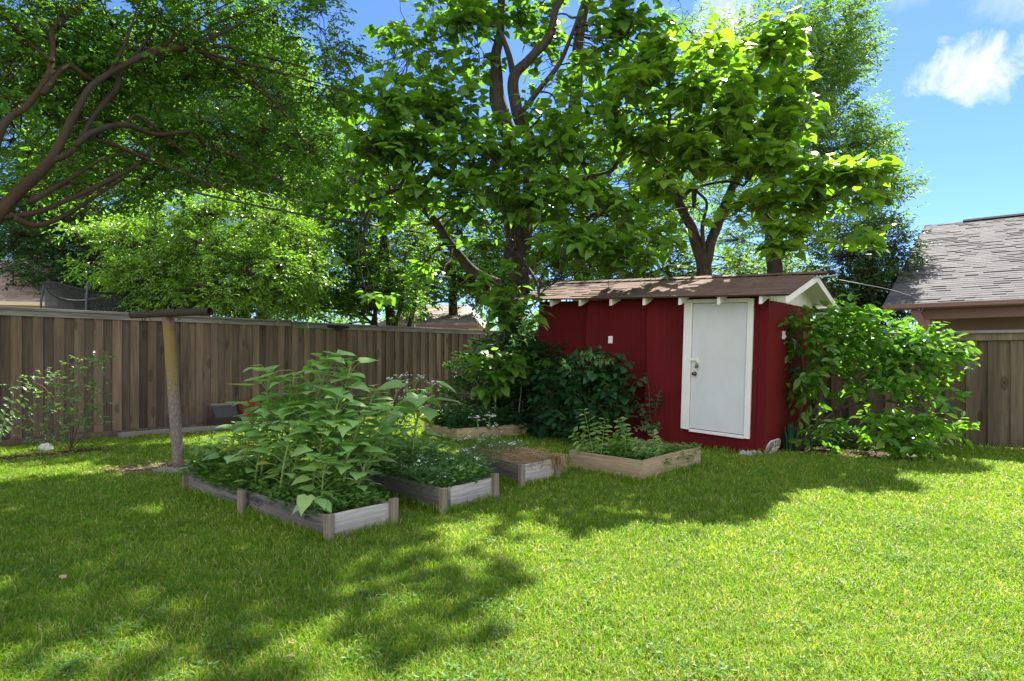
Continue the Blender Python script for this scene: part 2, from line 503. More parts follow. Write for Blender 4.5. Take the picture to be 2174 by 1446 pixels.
# ------------------------------------------------------------------ leaf shapes
HEART = ([(0, 0, 0), (0, .3, .035), (0, .65, .0), (0, 1, -.16), (.2, -.1, .0), (.42, .13, .05), (.36, .46, .045), (.16, .8, -.06),
          (-.2, -.1, .0), (-.42, .13, .05), (-.36, .46, .045), (-.16, .8, -.06)],
         [[0, 4, 5, 1], [1, 5, 6, 2], [2, 6, 7, 3], [0, 1, 9, 8], [1, 2, 10, 9], [2, 3, 11, 10]])
ROUND = ([(x * 1.15, y * .85, z) for x, y, z in HEART[0]], HEART[1])
OVATE = ([(0, 0, 0), (.24, .33, .06), (.19, .7, .03), (0, 1, -.08), (-.19, .7, .03), (-.24, .33, .06)],
         [[0, 1, 2, 3], [0, 3, 4, 5]])
LANCE = ([(x * .72, y, z) for x, y, z in OVATE[0]], OVATE[1])
BLADE = ([(.5, 0, 0), (.42, .5, .10), (0, 1, 0), (-.42, .5, .10), (-.5, 0, 0), (0, .45, .03)], [[0, 1, 2, 5], [5, 2, 3, 4]])
SUNL = ([(0, 0, .0), (0, .3, .03), (0, .62, .03), (0, 1, -.14), (.18, -.10, .0), (.46, .08, .06), (.37, .45, .02), (.16, .74, -.03),
         (-.18, -.10, .0), (-.46, .08, .06), (-.37, .45, .02), (-.16, .74, -.03)], HEART[1])


def unit(v):
    v = np.asarray(v, float)
    return v / (np.linalg.norm(v, axis=-1, keepdims=True) + 1e-9)


def rnd_dir(n):
    return unit(RNG.normal(size=(n, 3)))


# ------------------------------------------------------------------ trees
def shoots_to_leaves(mb, tips, dirs, kind, size, per, twmb=None, sp=.42):
    """leaf arrangement on shoots that start at tips and run along dirs"""
    n = len(tips)
    if n == 0: return
    if kind == 'whorl':                        # big heart leaves on petioles round a shoot tip
        for k in range(per):
            a = RNG.uniform(0, 2 * np.pi, n)
            rad = np.stack([np.cos(a), np.sin(a), np.zeros(n)], 1)
            rad = unit(rad + dirs * .35)
            pl = RNG.uniform(.06, .19, n)[:, None]
            start = tips + dirs * RNG.uniform(-.18, .12, n)[:, None]
            pos = start + unit(rad + np.array([0, 0, .55])) * pl
            d = rad + np.array([0, 0, -1]) * (RNG.uniform(.0, 1.0, n) ** 1.6 * 1.15 - .1)[:, None] + RNG.normal(0, .22, (n, 3))
            nr = np.array([0, 0, 1.]) + rad * RNG.uniform(-.1, .6, n)[:, None] + RNG.normal(0, .36, (n, 3))
            s = size * RNG.uniform(.4, 1.3, n)
            mb.leaves(pos, d, nr, s, HEART)
            if twmb is not None and k % 2 == 0:
                twmb.tubes(np.stack([start, pos], 1), np.tile([.0035, .0025], (n, 1)), 3, False)
    else:
        L = per * size * sp
        for k in range(per):
            t = (k + .6) / per
            side = unit(np.cross(dirs, rnd_dir(n) * .5 + np.array([0, 0, 1.]))) * (1 if k % 2 else -1)
            pos = tips + dirs * (t * L) + np.array([0, 0, -1]) * (t * t * L * .22)
            d = dirs * .65 + side * RNG.uniform(.5, 1.1, n)[:, None] + np.array([0, 0, -.35]) + RNG.normal(0, .25, (n, 3))
            nr = np.array([0, 0, 1.]) + RNG.normal(0, .45, (n, 3))
            s = size * RNG.uniform(.65, 1.25, n)
            mb.leaves(pos, d, nr, s, OVATE if kind == 'ovate' else LANCE)


def nearest(A, B):
    out = np.empty(len(A), int)
    for i in range(0, len(A), 400):
        d = ((A[i:i + 400, None] - B[None]) ** 2).sum(2)
        out[i:i + 400] = d.argmin(1)
    return out


def make_tree(name, label, limbs, blobs, leaf, kind='ovate', size=.08, per=7, bark='bark_dark', gap=(.55, -.12),
              group=None, pods=0, up=.35, twig_r=.012, cat='tree', branch_per=6, bias=.5, outv=None, crown_name='crown', tw_every=1, sp=.42):
    """limbs: lists of (px, py, d, r); blobs: (px, py, d, rx px, ry px, rd m, shoots) or ('w', x, y, z, rx, ry, rz, shoots)"""
    wl = []
    for L in limbs:
        rows = [np.r_[P(p, q, d), r] if p is not None else np.r_[q, d, r] for p, q, d, r in L]
        wl.append(spline(rows, max(8, len(rows) * 6)))
    base = wl[0][0, :3]
    root = thing(name, label, cat, tuple(base), 0, group)
    tb = MB(); skel = []; skr = []
    for S in wl:
        S = S.copy(); S[:, :3] -= base
        k = len(S)
        wob = np.array([noise.noise_vector(Vector(p * 1.7) + Vector((3.1, 0, 7))) for p in S[:, :3]])
        S[1:-1, :3] += wob[1:-1] * S[1:-1, 3:4] * .6
        tb.tubes(S[:, :3], np.maximum(S[:, 3], .004), 10 if S[0, 3] > .04 else 6)
        skel.append(S[3:, :3]); skr.append(S[3:, 3])
    skel = np.concatenate(skel); skr = np.concatenate(skr)
    cent, rad, cnt = [], [], []
    for b in blobs:
        if b[0] == 'w':
            cent.append(np.array(b[1:4]) - base); rad.append(np.array(b[4:7])); cnt.append(b[7])
        else:
            px, py, d, rx, ry, rd, n = b
            cent.append(P(px, py, d) - base); rad.append(np.array([rx / FPX * d, rd, ry / FPX * d])); cnt.append(n)
    # first order branches into every clump of the crown
    extra = []
    for c, r, n in zip(cent, rad, cnt):
        nb = max(2, min(branch_per, n // 6))
        tip = c + rnd_dir(nb) * r * RNG.uniform(.2, .8, (nb, 1))
        i = nearest(tip, skel)
        for t, j in zip(tip, i):
            a = skel[j]; mid = (a + t) / 2 + RNG.normal(0, .08, 3) * np.linalg.norm(t - a)
            mid[2] += .06 * np.linalg.norm(t - a)
            S = spline([a, mid, t], 8)
            S[1:-1] += RNG.normal(0, .015, (6, 3)) * np.linalg.norm(t - a)
            rr = np.linspace(min(skr[j] * .45, twig_r * 2.6), twig_r * .8, 8)
            tb.tubes(S, rr, 5)
            extra.append(S[2:])
    if extra: skel = np.concatenate([skel] + extra)
    tips, dirs = [], []
    for c, r, n in zip(cent, rad, cnt):
        m = int(n * 2.4)
        u = rnd_dir(m); rr = RNG.uniform(0, 1, (m, 1)) ** bias
        p = c + u * r * rr
        f = np.array([noise.noise(Vector((q + base) / gap[0])) for q in p])
        keep = np.where(f > gap[1])[0][:n]
        p = p[keep]
        o = unit(u[keep] * np.array([1, 1, .6]) + np.array([0, 0, up]) + RNG.normal(0, .35, (len(keep), 3)))
        if outv is not None: o = unit(o + np.asarray(outv))
        tips.append(p); dirs.append(o)
    tips = np.concatenate(tips); dirs = np.concatenate(dirs)
    i = nearest(tips, skel)
    A = skel[i]; B = tips
    ln = np.linalg.norm(B - A, axis=1, keepdims=True)
    mid = (A + B) / 2 + RNG.normal(0, .10, A.shape) * ln - dirs * ln * .12
    mid2 = B - dirs * np.minimum(ln * .3, .3)
    tw = np.stack([A, mid, mid2, B], 1)
    R = np.tile([twig_r * .8, twig_r * .62, twig_r * .45, twig_r * .3], (len(A), 1))
    tb.tubes(tw[::tw_every], R[::tw_every], 3, False)
    tb.build('trunk', M[bark], root, smooth=True)
    lb = MB()
    pb = MB() if kind == 'whorl' else None
    shoots_to_leaves(lb, tips, dirs, kind, size, per, pb, sp)
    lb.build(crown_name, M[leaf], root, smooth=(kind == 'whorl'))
    if pods:
        j = RNG.choice(len(tips), min(pods, len(tips)), replace=False)
        for q in j:
            for _ in range(RNG.integers(2, 5)):
                a = tips[q] + RNG.normal(0, .05, 3)
                l = RNG.uniform(.2, .42); w = RNG.normal(0, .035, (4, 3)); w[0] = 0
                t = np.linspace(0, 1, 4)[:, None]
                pb.tubes(a + t * np.array([0, 0, -l]) + w * t, [.0035, .0045, .0045, .0022], 4)
    if pb is not None:
        o = pb.build('seed_pods_and_stalks', M['pod'], root); o['kind'] = 'stuff'
    return root


# --- large catalpa beside the shed
T0 = (1097, 775, 12.6)
make_tree('catalpa_tree', 'tall catalpa with thick dark trunk between the brown fence and the red shed',
  limbs=[
    [(1097, 960, 12.6, .34), (1096, 760, 12.6, .29), (1092, 640, 12.6, .255), (1090, 520, 12.6, .24), (1088, 400, 12.6, .21), (1082, 300, 12.6, .155), (1062, 215, 12.6, .165), (1050, 150, 12.6, .12), (1062, 60, 12.6, .085), (1066, -60, 12.6, .07), (1080, -260, 12.8, .05)],
    [(1100, 560, 12.6, .16), (1118, 470, 12.5, .15), (1128, 330, 12.4, .14), (1100, 230, 12.4, .12), (1092, 170, 12.3, .11), (1120, 130, 12.2, .09), (1165, 75, 12.1, .08), (1180, 20, 12.1, .07), (1215, -60, 12.2, .05), (1240, -220, 12.4, .03)],
    [(1092, 170, 12.3, .07), (1078, 110, 12.2, .055), (1050, 60, 12.1, .045), (1000, 50, 12, .035), (955, 70, 11.9, .02), (880, 100, 11.7, .012)],
    [(1070, 610, 12.6, .12), (1005, 575, 12.4, .10), (960, 520, 12.1, .088), (915, 460, 11.8, .078), (870, 415, 11.6, .066), (830, 405, 11.4, .042), (790, 425, 11.2, .03), (760, 380, 11.1, .015)],
    [(1100, 250, 12.5, .06), (1145, 190, 12.3, .05), (1190, 130, 12.2, .045), (1215, 70, 12, .035), (1240, 0, 11.9, .025)],
    [(1215, 260, 12.8, .12), (1222, 190, 12.8, .115), (1222, 120, 12.8, .11), (1236, 40, 12.8, .10), (1250, -60, 12.8, .08), (1270, -240, 12.8, .04)],
    [(1110, 470, 12.5, .09), (1150, 430, 12.3, .10), (1190, 395, 12.1, .10), (1240, 380, 11.9, .07), (1300, 360, 11.6, .04), (1330, 290, 11.4, .02)],
    [(1100, 590, 12.4, .08), (1160, 540, 12.1, .07), (1210, 500, 11.7, .065), (1270, 455, 11.3, .05), (1330, 470, 11, .03)],
    [(1090, 650, 12.4, .04), (1120, 610, 12, .035), (1115, 560, 11.6, .03), (1095, 535, 11.4, .03), (1115, 560, 11.2, .028), (1140, 600, 10.8, .025), (1140, 640, 10.5, .02), (1100, 650, 10.4, .012), (1060, 640, 10.3, .01)],
    [(1175, 260, 12.7, .1), (1190, 330, 12.7, .11), (1150, 420, 12.6, .12), (1105, 500, 12.6, .14)],
  ],
  blobs=[
    (880, 105, 11.5, 100, 70, .8, 38), (985, 45, 12, 90, 60, 1, 44), (1000, 130, 12.2, 70, 50, .8, 20), (1130, 30, 12.8, 80, 50, 1, 24), (1170, 120, 12.9, 55, 70, .8, 17), (1320, 50, 11.6, 95, 80, 1, 52), (1290, 150, 11.8, 80, 60, .9, 33), (1370, 120, 11.6, 60, 55, .8, 20),
    (735, 215, 11, 45, 55, .6, 19), (830, 235, 11, 100, 60, .8, 52), (950, 245, 11.4, 90, 60, .9, 40), (890, 190, 11.4, 60, 40, .7, 16), (1010, 270, 11.8, 70, 55, .8, 24), (1160, 230, 12.1, 70, 50, .8, 20),
    (800, 320, 10.8, 100, 60, .8, 49), (920, 330, 10.9, 110, 60, .8, 52), (1050, 335, 10.9, 100, 55, .8, 49), (1180, 310, 11, 110, 65, .8, 59), (1280, 260, 11.1, 80, 60, .8, 36), 
    (870, 420, 10.8, 100, 45, .8, 27), (1000, 430, 11, 100, 50, .8, 33), (1110, 420, 10.8, 100, 55, .8, 44), (1220, 430, 10.7, 110, 60, .8, 52), (1320, 460, 10.4, 90, 50, .7, 35),
    (1210, 530, 10.2, 90, 45, .7, 40), (1310, 550, 9.9, 90, 35, .6, 32), (1400, 520, 10, 60, 40, .6, 14), (1030, 520, 11.6, 70, 40, .6, 11), (930, 560, 11.6, 70, 40, .6, 8),
    (1050, 610, 10.4, 60, 45, .5, 20), (1100, 650, 10.2, 75, 35, .4, 27), (1160, 685, 10.1, 50, 18, .35, 9), (1040, 690, 10.4, 40, 30, .35, 7), (900, 610, 11.2, 60, 25, .5, 8), (755, 545, 11.3, 40, 20, .4, 4), (800, 630, 11.2, 40, 20, .4, 4),
    (770, 300, 12.9, 80, 55, .9, 35), (860, 290, 13.1, 80, 50, .9, 35), (765, 395, 12.6, 70, 45, .9, 36), (700, 440, 12.8, 55, 35, .8, 19), (830, 470, 12.4, 60, 35, .8, 19),
    ('w', 2.7, 11.2, 10.4, 1.5, 1.3, .9, 46), ('w', 1.3, 11.6, 12.2, 1.7, 1.4, .9, 39), ('w', -.8, 12.2, 8.9, 1.9, 1.6, 1.0, 101), ('w', 1.0, 12.3, 9.4, 1.9, 1.7, 1.1, 117), ('w', 2.6, 11.8, 8.9, 1.4, 1.4, .9, 78), ('w', .6, 12.5, 11.0, 1.8, 1.6, 1.2, 101), ('w', 2.2, 12.2, 10.6, 1.5, 1.4, 1.1, 78),
  ], leaf='catalpa', kind='whorl', size=.20, per=7, bark='bark_catalpa', gap=(.42, .06), pods=130, up=.45, twig_r=.011, branch_per=5, bias=.5)

# --- second catalpa behind the shed
make_tree('catalpa_tree', 'forked catalpa behind the shed roof with sunlit leaves reaching toward the sky',
  limbs=[
    [(1490, 930, 12.2, 0.173), (1490, 620, 12.2, 0.154), (1488, 560, 12.2, 0.134), (1470, 500, 12.1, 0.102), (1450, 450, 12, 0.086), (1430, 400, 11.8, 0.083), (1425, 385, 11.7, 0.077), (1400, 350, 11.5, 0.058), (1385, 330, 11.3, 0.051), (1405, 300, 11.2, 0.038), (1420, 260, 11, 0.029), (1420, 200, 10.9, 0.019), (1425, 140, 10.8, 0.010)],
    [(1492, 570, 12.2, 0.109), (1510, 510, 12.1, 0.096), (1530, 460, 12, 0.090), (1550, 410, 11.8, 0.077), (1565, 360, 11.6, 0.064), (1575, 280, 11.3, 0.054), (1590, 210, 11.1, 0.042), (1600, 165, 11, 0.032), (1625, 120, 10.9, 0.019), (1650, 80, 10.8, 0.010)],
    [(1520, 465, 12, 0.064), (1560, 435, 11.7, 0.051), (1600, 420, 11.4, 0.038), (1640, 470, 11, 0.026), (1690, 460, 10.6, 0.022), (1750, 430, 10.3, 0.019), (1810, 395, 10.1, 0.014), (1860, 370, 10, 0.008)],
    [(1495, 540, 12.1, 0.045), (1490, 480, 11.9, 0.035), (1500, 430, 11.7, 0.026), (1480, 400, 11.5, 0.026), (1540, 385, 11.2, 0.022), (1580, 395, 11, 0.019)],
    [(1430, 395, 11.8, 0.058), (1390, 405, 11.5, 0.045), (1340, 425, 11.2, 0.035), (1290, 440, 11, 0.022), (1250, 480, 10.8, 0.013)],
    [(1600, 180, 11, 0.026), (1660, 175, 10.9, 0.019), (1700, 190, 10.8, 0.010)],
    [(1450, 420, 11.9, 0.038), (1475, 400, 11.6, 0.035), (1472, 440, 11.5, 0.029), (1474, 380, 11.4, 0.019), (1500, 320, 11.2, 0.013)],
    [(1600, 420, 11.4, 0.026), (1625, 480, 10.8, 0.019), (1660, 530, 10.3, 0.013), (1720, 520, 10, 0.010), (1800, 510, 9.8, 0.006)],
  ],
  blobs=[
    (1650, 95, 10.8, 55, 45, .5, 25), (1640, 165, 10.9, 60, 40, .6, 25), (1700, 165, 10.7, 40, 45, .45, 16), (1690, 225, 10.7, 50, 30, .5, 14),
    (1395, 140, 10.9, 60, 45, .6, 25), (1450, 180, 10.8, 45, 40, .5, 16), (1340, 210, 11, 70, 50, .7, 29), (1430, 250, 10.8, 90, 50, .7, 38), (1540, 210, 10.8, 70, 35, .6, 26), (1560, 270, 10.7, 90, 50, .7, 38), (1650, 270, 10.7, 70, 50, .6, 28),
    (1360, 310, 10.8, 80, 45, .6, 28), (1470, 330, 10.5, 90, 45, .6, 32), (1570, 340, 10.5, 80, 40, .6, 28), (1660, 350, 10.4, 70, 45, .6, 26), (1400, 400, 10.6, 70, 35, .6, 14),
    (1730, 385, 10.2, 70, 30, .5, 25), (1800, 370, 10.1, 60, 25, .45, 20), (1855, 365, 10, 35, 20, .3, 10), (1640, 430, 10.3, 70, 30, .5, 17), (1740, 440, 10.1, 60, 30, .45, 14), (1820, 430, 10, 35, 30, .35, 7),
    (1690, 500, 10, 50, 30, .45, 11), (1760, 520, 9.8, 45, 30, .4, 10), (1830, 525, 9.7, 28, 22, .3, 6), (1640, 535, 10, 40, 25, .4, 7), (1560, 460, 10.6, 40, 25, .4, 4), (1470, 475, 10.6, 50, 20, .4, 4),
    ('w', 3.4, 12.0, 5.3, 1.0, .6, .4, 16), ('w', 4.6, 11.9, 5.2, .8, .6, .35, 14), ('w', 2.3, 12.2, 5.0, .9, .6, .4, 14), ('w', 3.2, 10.2, 6.0, .9, .7, .5, 24), ('w', 4.2, 12.0, 6.6, 1.0, .8, .6, 26),
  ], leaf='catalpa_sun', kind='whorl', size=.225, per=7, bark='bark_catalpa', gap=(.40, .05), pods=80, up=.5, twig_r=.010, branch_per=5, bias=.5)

# --- crape myrtle leaning in from the left
make_tree('crape_myrtle_tree', 'crape myrtle with smooth cinnamon limbs leaning in over the lawn at the left',
  limbs=[
    [(-230, 1136, 5.0, 0.061), (-150, 720, 5.0, 0.055), (0, 450, 5.2, 0.050), (105, 345, 5.4, 0.039), (160, 240, 5.6, 0.030), (190, 185, 5.7, 0.026), (240, 150, 5.9, 0.024), (300, 120, 6.1, 0.028), (350, 97, 6.4, 0.024), (430, 90, 6.7, 0.021), (520, 45, 7, 0.013)],
    [(105, 345, 5.4, 0.028), (155, 320, 5.5, 0.024), (200, 245, 5.8, 0.021), (245, 190, 6, 0.027), (258, 150, 6.1, 0.022), (300, 100, 6.4, 0.016), (340, 40, 6.6, 0.009)],
    [(160, 310, 5.5, 0.021), (200, 280, 5.7, 0.028), (265, 265, 6, 0.027), (330, 285, 6.3, 0.021), (410, 280, 6.6, 0.016), (440, 310, 6.8, 0.013), (520, 340, 7, 0.009), (620, 400, 7.2, 0.006)],
    [(0, 462, 5.2, 0.028), (65, 452, 5.3, 0.024), (130, 430, 5.5, 0.020), (215, 390, 5.8, 0.022), (290, 350, 6.1, 0.013), (330, 300, 6.3, 0.009)],
    [(30, 462, 5.2, 0.028), (75, 478, 5.3, 0.024), (130, 460, 5.5, 0.021), (190, 425, 5.8, 0.015), (260, 380, 6.1, 0.009)],
    [(300, 122, 6.1, 0.028), (370, 105, 6.4, 0.028), (420, 108, 6.7, 0.024), (480, 100, 6.9, 0.021), (560, 120, 7.2, 0.015), (640, 140, 7.5, 0.009), (735, 160, 7.8, 0.004)],
    [(420, 108, 6.7, 0.021), (500, 155, 7, 0.015), (560, 200, 7.2, 0.010), (610, 240, 7.4, 0.008), (640, 300, 7.5, 0.004)],
    [(380, 105, 6.5, 0.021), (430, 70, 6.8, 0.015), (480, 40, 7, 0.009), (560, 20, 7.2, 0.006)],
    [(-60, 560, 5.1, 0.035), (0, 292, 5.2, 0.033), (60, 225, 5.4, 0.028), (100, 160, 5.5, 0.025), (110, 100, 5.6, 0.024), (112, 60, 5.7, 0.020), (160, 25, 6, 0.027), (220, -10, 6.3, 0.021)],
    [(90, 200, 5.4, 0.024), (140, 140, 5.7, 0.024), (200, 170, 5.9, 0.016), (260, 130, 6.3, 0.009)],
    [(265, 265, 6, 0.016), (300, 250, 6.2, 0.015), (400, 330, 6.6, 0.010), (500, 400, 6.9, 0.006)],
    [(420, 108, 6.6, 0.018), (500, 130, 6.8, 0.015), (580, 150, 7.1, 0.013), (680, 178, 7.4, 0.008), (770, 205, 7.6, 0.004)],
    [(500, 130, 6.8, 0.013), (560, 190, 7, 0.011), (620, 262, 7.2, 0.008), (665, 330, 7.4, 0.005)],
    [(170, 290, 5.6, 0.024), (235, 305, 5.9, 0.018), (330, 345, 6.2, 0.013), (430, 385, 6.5, 0.010), (540, 430, 6.8, 0.006)],
    [(60, 430, 5.2, 0.024), (140, 385, 5.5, 0.018), (215, 340, 5.8, 0.013), (290, 325, 6.1, 0.008), (380, 350, 6.4, 0.005)],
    [(350, 97, 6.4, 0.017), (400, 55, 6.6, 0.013), (470, 15, 6.9, 0.008), (540, -20, 7.1, 0.005)],
    [(235, 150, 5.9, 0.018), (270, 80, 6.1, 0.013), (290, 20, 6.3, 0.008)],
    [(110, 130, 5.5, 0.018), (60, 90, 5.6, 0.013), (20, 40, 5.7, 0.008)],
  ],
  blobs=[
    (60, 60, 5.9, 110, 90, .8, 244), (200, 50, 6.4, 120, 80, .9, 276), (330, 40, 6.7, 110, 70, .9, 222), (450, 30, 7.2, 110, 60, .9, 201), (570, 40, 7.6, 100, 60, .9, 170), (680, 50, 7.9, 60, 60, .7, 85), (720, 110, 8.0, 60, 45, .6, 63),
    (60, 190, 5.9, 100, 80, .8, 180), (190, 160, 6.4, 110, 70, .8, 201), (330, 190, 6.8, 120, 70, .8, 234), (460, 170, 7.2, 110, 60, .8, 180), (580, 190, 7.6, 100, 60, .8, 137), (680, 190, 7.9, 70, 60, .7, 73),
    (60, 300, 6.2, 90, 60, .7, 95), (180, 290, 6.6, 100, 60, .7, 116), (330, 300, 6.9, 120, 55, .8, 180), (460, 290, 7.3, 110, 55, .8, 159), (580, 300, 7.6, 90, 55, .7, 116), (670, 310, 7.8, 60, 60, .6, 63),
    (180, 390, 6.6, 110, 35, .6, 85), (330, 380, 6.9, 110, 35, .6, 106), (480, 380, 7.4, 100, 35, .6, 95), (600, 390, 7.7, 80, 40, .6, 73), (50, 410, 6.4, 60, 30, .5, 31),
    ('w', -3.6, 6.2, 5.6, 1.5, 1.2, .8, 180), ('w', -5.6, 5.4, 4.6, 1.2, 1.2, 1.2, 140), ('w', -2.6, 7.2, 6.0, 1.2, 1.0, .7, 120),
  ], leaf='crape', kind='ovate', size=.062, per=9, bark='bark_crape', gap=(.55, -.25), up=.2, twig_r=.006, branch_per=7, bias=.6)


def simple_tree(name, label, base, r0, top, blobs, leaf, size, per, kind='ovate', extra=(), **kw):
    bx, d = base
    gy = HY + FPX * CAMH / d
    limbs = [[(bx, gy, d, r0), (bx + (top[0] - bx) * .3, (gy + top[1]) / 2, d, r0 * .75), (top[0], top[1], d, r0 * .25)]] + list(extra)
    return make_tree(name, label, limbs, blobs, leaf, kind, size, per, **kw)


# --- trees beyond the fences
BG = 'trees beyond the fences'
simple_tree('elm_tree', 'airy fine leaved elm towering behind the forked catalpa against the blue sky', (1640, 20), .28, (1640, 60),
  [(1440, 70, 20, 50, 90, 1.2, 126), (1500, 110, 20, 50, 60, 1.2, 103), (1580, 90, 20, 60, 80, 1.3, 138), (1680, 60, 20, 70, 60, 1.4, 195), (1770, 60, 20, 70, 50, 1.4, 240), (1760, 140, 20, 80, 60, 1.5, 345), (1800, 110, 20, 50, 50, 1, 135),
   (1680, 180, 20, 90, 70, 1.5, 264), (1780, 230, 20, 60, 50, 1.3, 225), (1720, 300, 20, 90, 70, 1.6, 420), (1800, 330, 20, 70, 45, 1.4, 285), (1840, 300, 20, 40, 30, 1, 105), (1600, 300, 20, 100, 70, 1.6, 252), (1500, 240, 20, 80, 60, 1.5, 172),
   (1840, 400, 20, 70, 40, 1.2, 225), (1780, 450, 20, 80, 50, 1.4, 285), (1890, 400, 20, 40, 22, .8, 69), (1880, 460, 20, 40, 30, .8, 75), (1650, 420, 20, 90, 60, 1.5, 184), (1550, 400, 20, 90, 70, 1.5, 184), (1700, 500, 20, 80, 60, 1.5, 149), (1450, 330, 20, 80, 70, 1.5, 138), (1560, 500, 20, 90, 60, 1.5, 149)],
  'elm', .14, 10, 'lance', extra=[[(1640, 300, 20, .14), (1700, 200, 20, .09), (1760, 100, 20, .05), (1800, 50, 20, .02)], [(1640, 380, 20, .14), (1740, 330, 20, .09), (1830, 300, 20, .04)], [(1640, 450, 20, .12), (1760, 420, 20, .08), (1900, 390, 20, .03)], [(1640, 250, 20, .1), (1540, 150, 20, .06), (1450, 50, 20, .02)]],
  gap=(.8, -.12), group=BG, up=.35, twig_r=.009, outv=(.5, 0, .1), branch_per=5, tw_every=2)
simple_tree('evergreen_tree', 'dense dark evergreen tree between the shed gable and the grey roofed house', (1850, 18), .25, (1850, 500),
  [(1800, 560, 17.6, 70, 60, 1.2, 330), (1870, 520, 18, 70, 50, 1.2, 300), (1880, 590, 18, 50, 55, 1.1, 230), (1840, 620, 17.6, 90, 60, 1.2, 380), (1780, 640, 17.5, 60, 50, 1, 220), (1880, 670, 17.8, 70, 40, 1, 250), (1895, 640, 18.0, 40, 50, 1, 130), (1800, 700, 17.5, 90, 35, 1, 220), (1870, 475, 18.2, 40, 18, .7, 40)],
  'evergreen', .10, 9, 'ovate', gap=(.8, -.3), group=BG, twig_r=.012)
simple_tree('shade_tree', 'bushy light green small tree right behind the brown fence, its layered leaves in full sun', (430, 14.5), .14, (450, 440),
  [(300, 520, 13.3, 90, 60, .9, 330), (390, 470, 13.5, 80, 50, .9, 330), (480, 450, 13.7, 80, 40, .9, 300), (560, 470, 13.7, 80, 45, .9, 300), (630, 520, 14.2, 70, 60, .9, 300), (240, 490, 13.1, 60, 14, .6, 90), (180, 488, 13.0, 40, 6, .4, 30), (230, 570, 12.9, 60, 22, .6, 140), (330, 590, 12.9, 90, 40, .8, 330), (450, 540, 13.1, 100, 50, .9, 420), (550, 570, 13.1, 100, 50, .9, 400), (440, 620, 12.8, 120, 35, .8, 400), (270, 640, 12.7, 60, 25, .6, 150), (600, 630, 13.5, 80, 35, .8, 250), (660, 580, 14.0, 50, 50, .7, 170), (350, 650, 12.7, 90, 15, .5, 150)],
  'bright', .088, 9, 'lance', extra=[[(425, 700, 14.3, .07), (360, 600, 14, .045), (260, 520, 13.7, .02), (170, 488, 13.5, .008)], [(430, 680, 14.3, .07), (520, 580, 14, .04), (620, 520, 14, .02)]],
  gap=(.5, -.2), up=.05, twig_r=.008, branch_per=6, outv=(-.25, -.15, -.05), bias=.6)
simple_tree('shade_tree', 'dark leafy tree with several slim stems showing above the fence, left of the big catalpa', (840, 17), .16, (790, 320),
  [(740, 460, 16.5, 70, 60, 1, 260), (820, 420, 16.6, 80, 60, 1, 260), (720, 560, 16.2, 70, 60, 1, 270), (800, 540, 16.4, 80, 60, 1, 290), (770, 620, 16.2, 80, 40, .9, 220), (700, 640, 16, 60, 25, .7, 130), (880, 500, 17, 60, 50, .8, 120), (690, 480, 16.5, 50, 50, .8, 150), (690, 300, 13.2, 60, 45, .8, 150), (630, 335, 13.0, 50, 35, .7, 120), (720, 380, 16.8, 70, 50, 1, 190), (860, 620, 16.8, 50, 30, .7, 90), (750, 655, 15.9, 90, 22, .7, 190), (840, 650, 16.6, 50, 22, .7, 100), (660, 650, 15.4, 60, 25, .6, 150), (800, 590, 16.4, 80, 40, .8, 170)],
  'mid', .10, 8, 'ovate', extra=[[(800, 760, 16.8, .07), (795, 640, 16.6, .05), (775, 520, 16.5, .03)], [(850, 760, 16.8, .06), (880, 650, 16.8, .05), (900, 560, 16.8, .03)], [(820, 760, 16.8, .06), (850, 650, 16.6, .05), (860, 540, 16.5, .03)], [(770, 760, 16.6, .06), (800, 650, 16.5, .05), (810, 500, 16.5, .03)]],
  gap=(.7, -.25), group=BG)
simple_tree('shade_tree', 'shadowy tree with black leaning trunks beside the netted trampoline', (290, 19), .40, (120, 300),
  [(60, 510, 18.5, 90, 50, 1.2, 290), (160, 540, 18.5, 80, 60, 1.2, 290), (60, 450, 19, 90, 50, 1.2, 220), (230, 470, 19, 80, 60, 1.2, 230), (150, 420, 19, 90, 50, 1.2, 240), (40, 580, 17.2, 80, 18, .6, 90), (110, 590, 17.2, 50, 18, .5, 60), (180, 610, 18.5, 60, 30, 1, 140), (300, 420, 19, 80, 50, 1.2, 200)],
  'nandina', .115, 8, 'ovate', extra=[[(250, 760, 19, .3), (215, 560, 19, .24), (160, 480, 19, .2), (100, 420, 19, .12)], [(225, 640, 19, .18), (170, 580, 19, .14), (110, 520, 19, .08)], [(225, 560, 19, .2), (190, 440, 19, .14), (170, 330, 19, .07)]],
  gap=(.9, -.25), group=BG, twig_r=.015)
simple_tree('shade_tree', 'broad bright green tree far beyond the fence filling the gap over the sunlit bushy tree', (560, 26), .35, (560, 150),
  [(300, 250, 25, 120, 90, 2, 510), (430, 200, 26, 120, 90, 2, 544), (560, 170, 26, 110, 90, 2, 510), (640, 260, 26, 90, 80, 2, 408), (520, 300, 25, 120, 80, 2, 544), (380, 340, 25, 120, 80, 2, 544), (660, 380, 25, 100, 70, 2, 459), (540, 400, 24.5, 120, 60, 2, 510), (250, 370, 25, 100, 60, 2, 408), (620, 480, 24.5, 100, 60, 2, 408), (330, 120, 26, 120, 60, 2, 340), (560, 90, 26, 80, 50, 2, 187)],
  'back', .17, 8, 'ovate', gap=(1.4, -.2), group=BG, twig_r=.02)
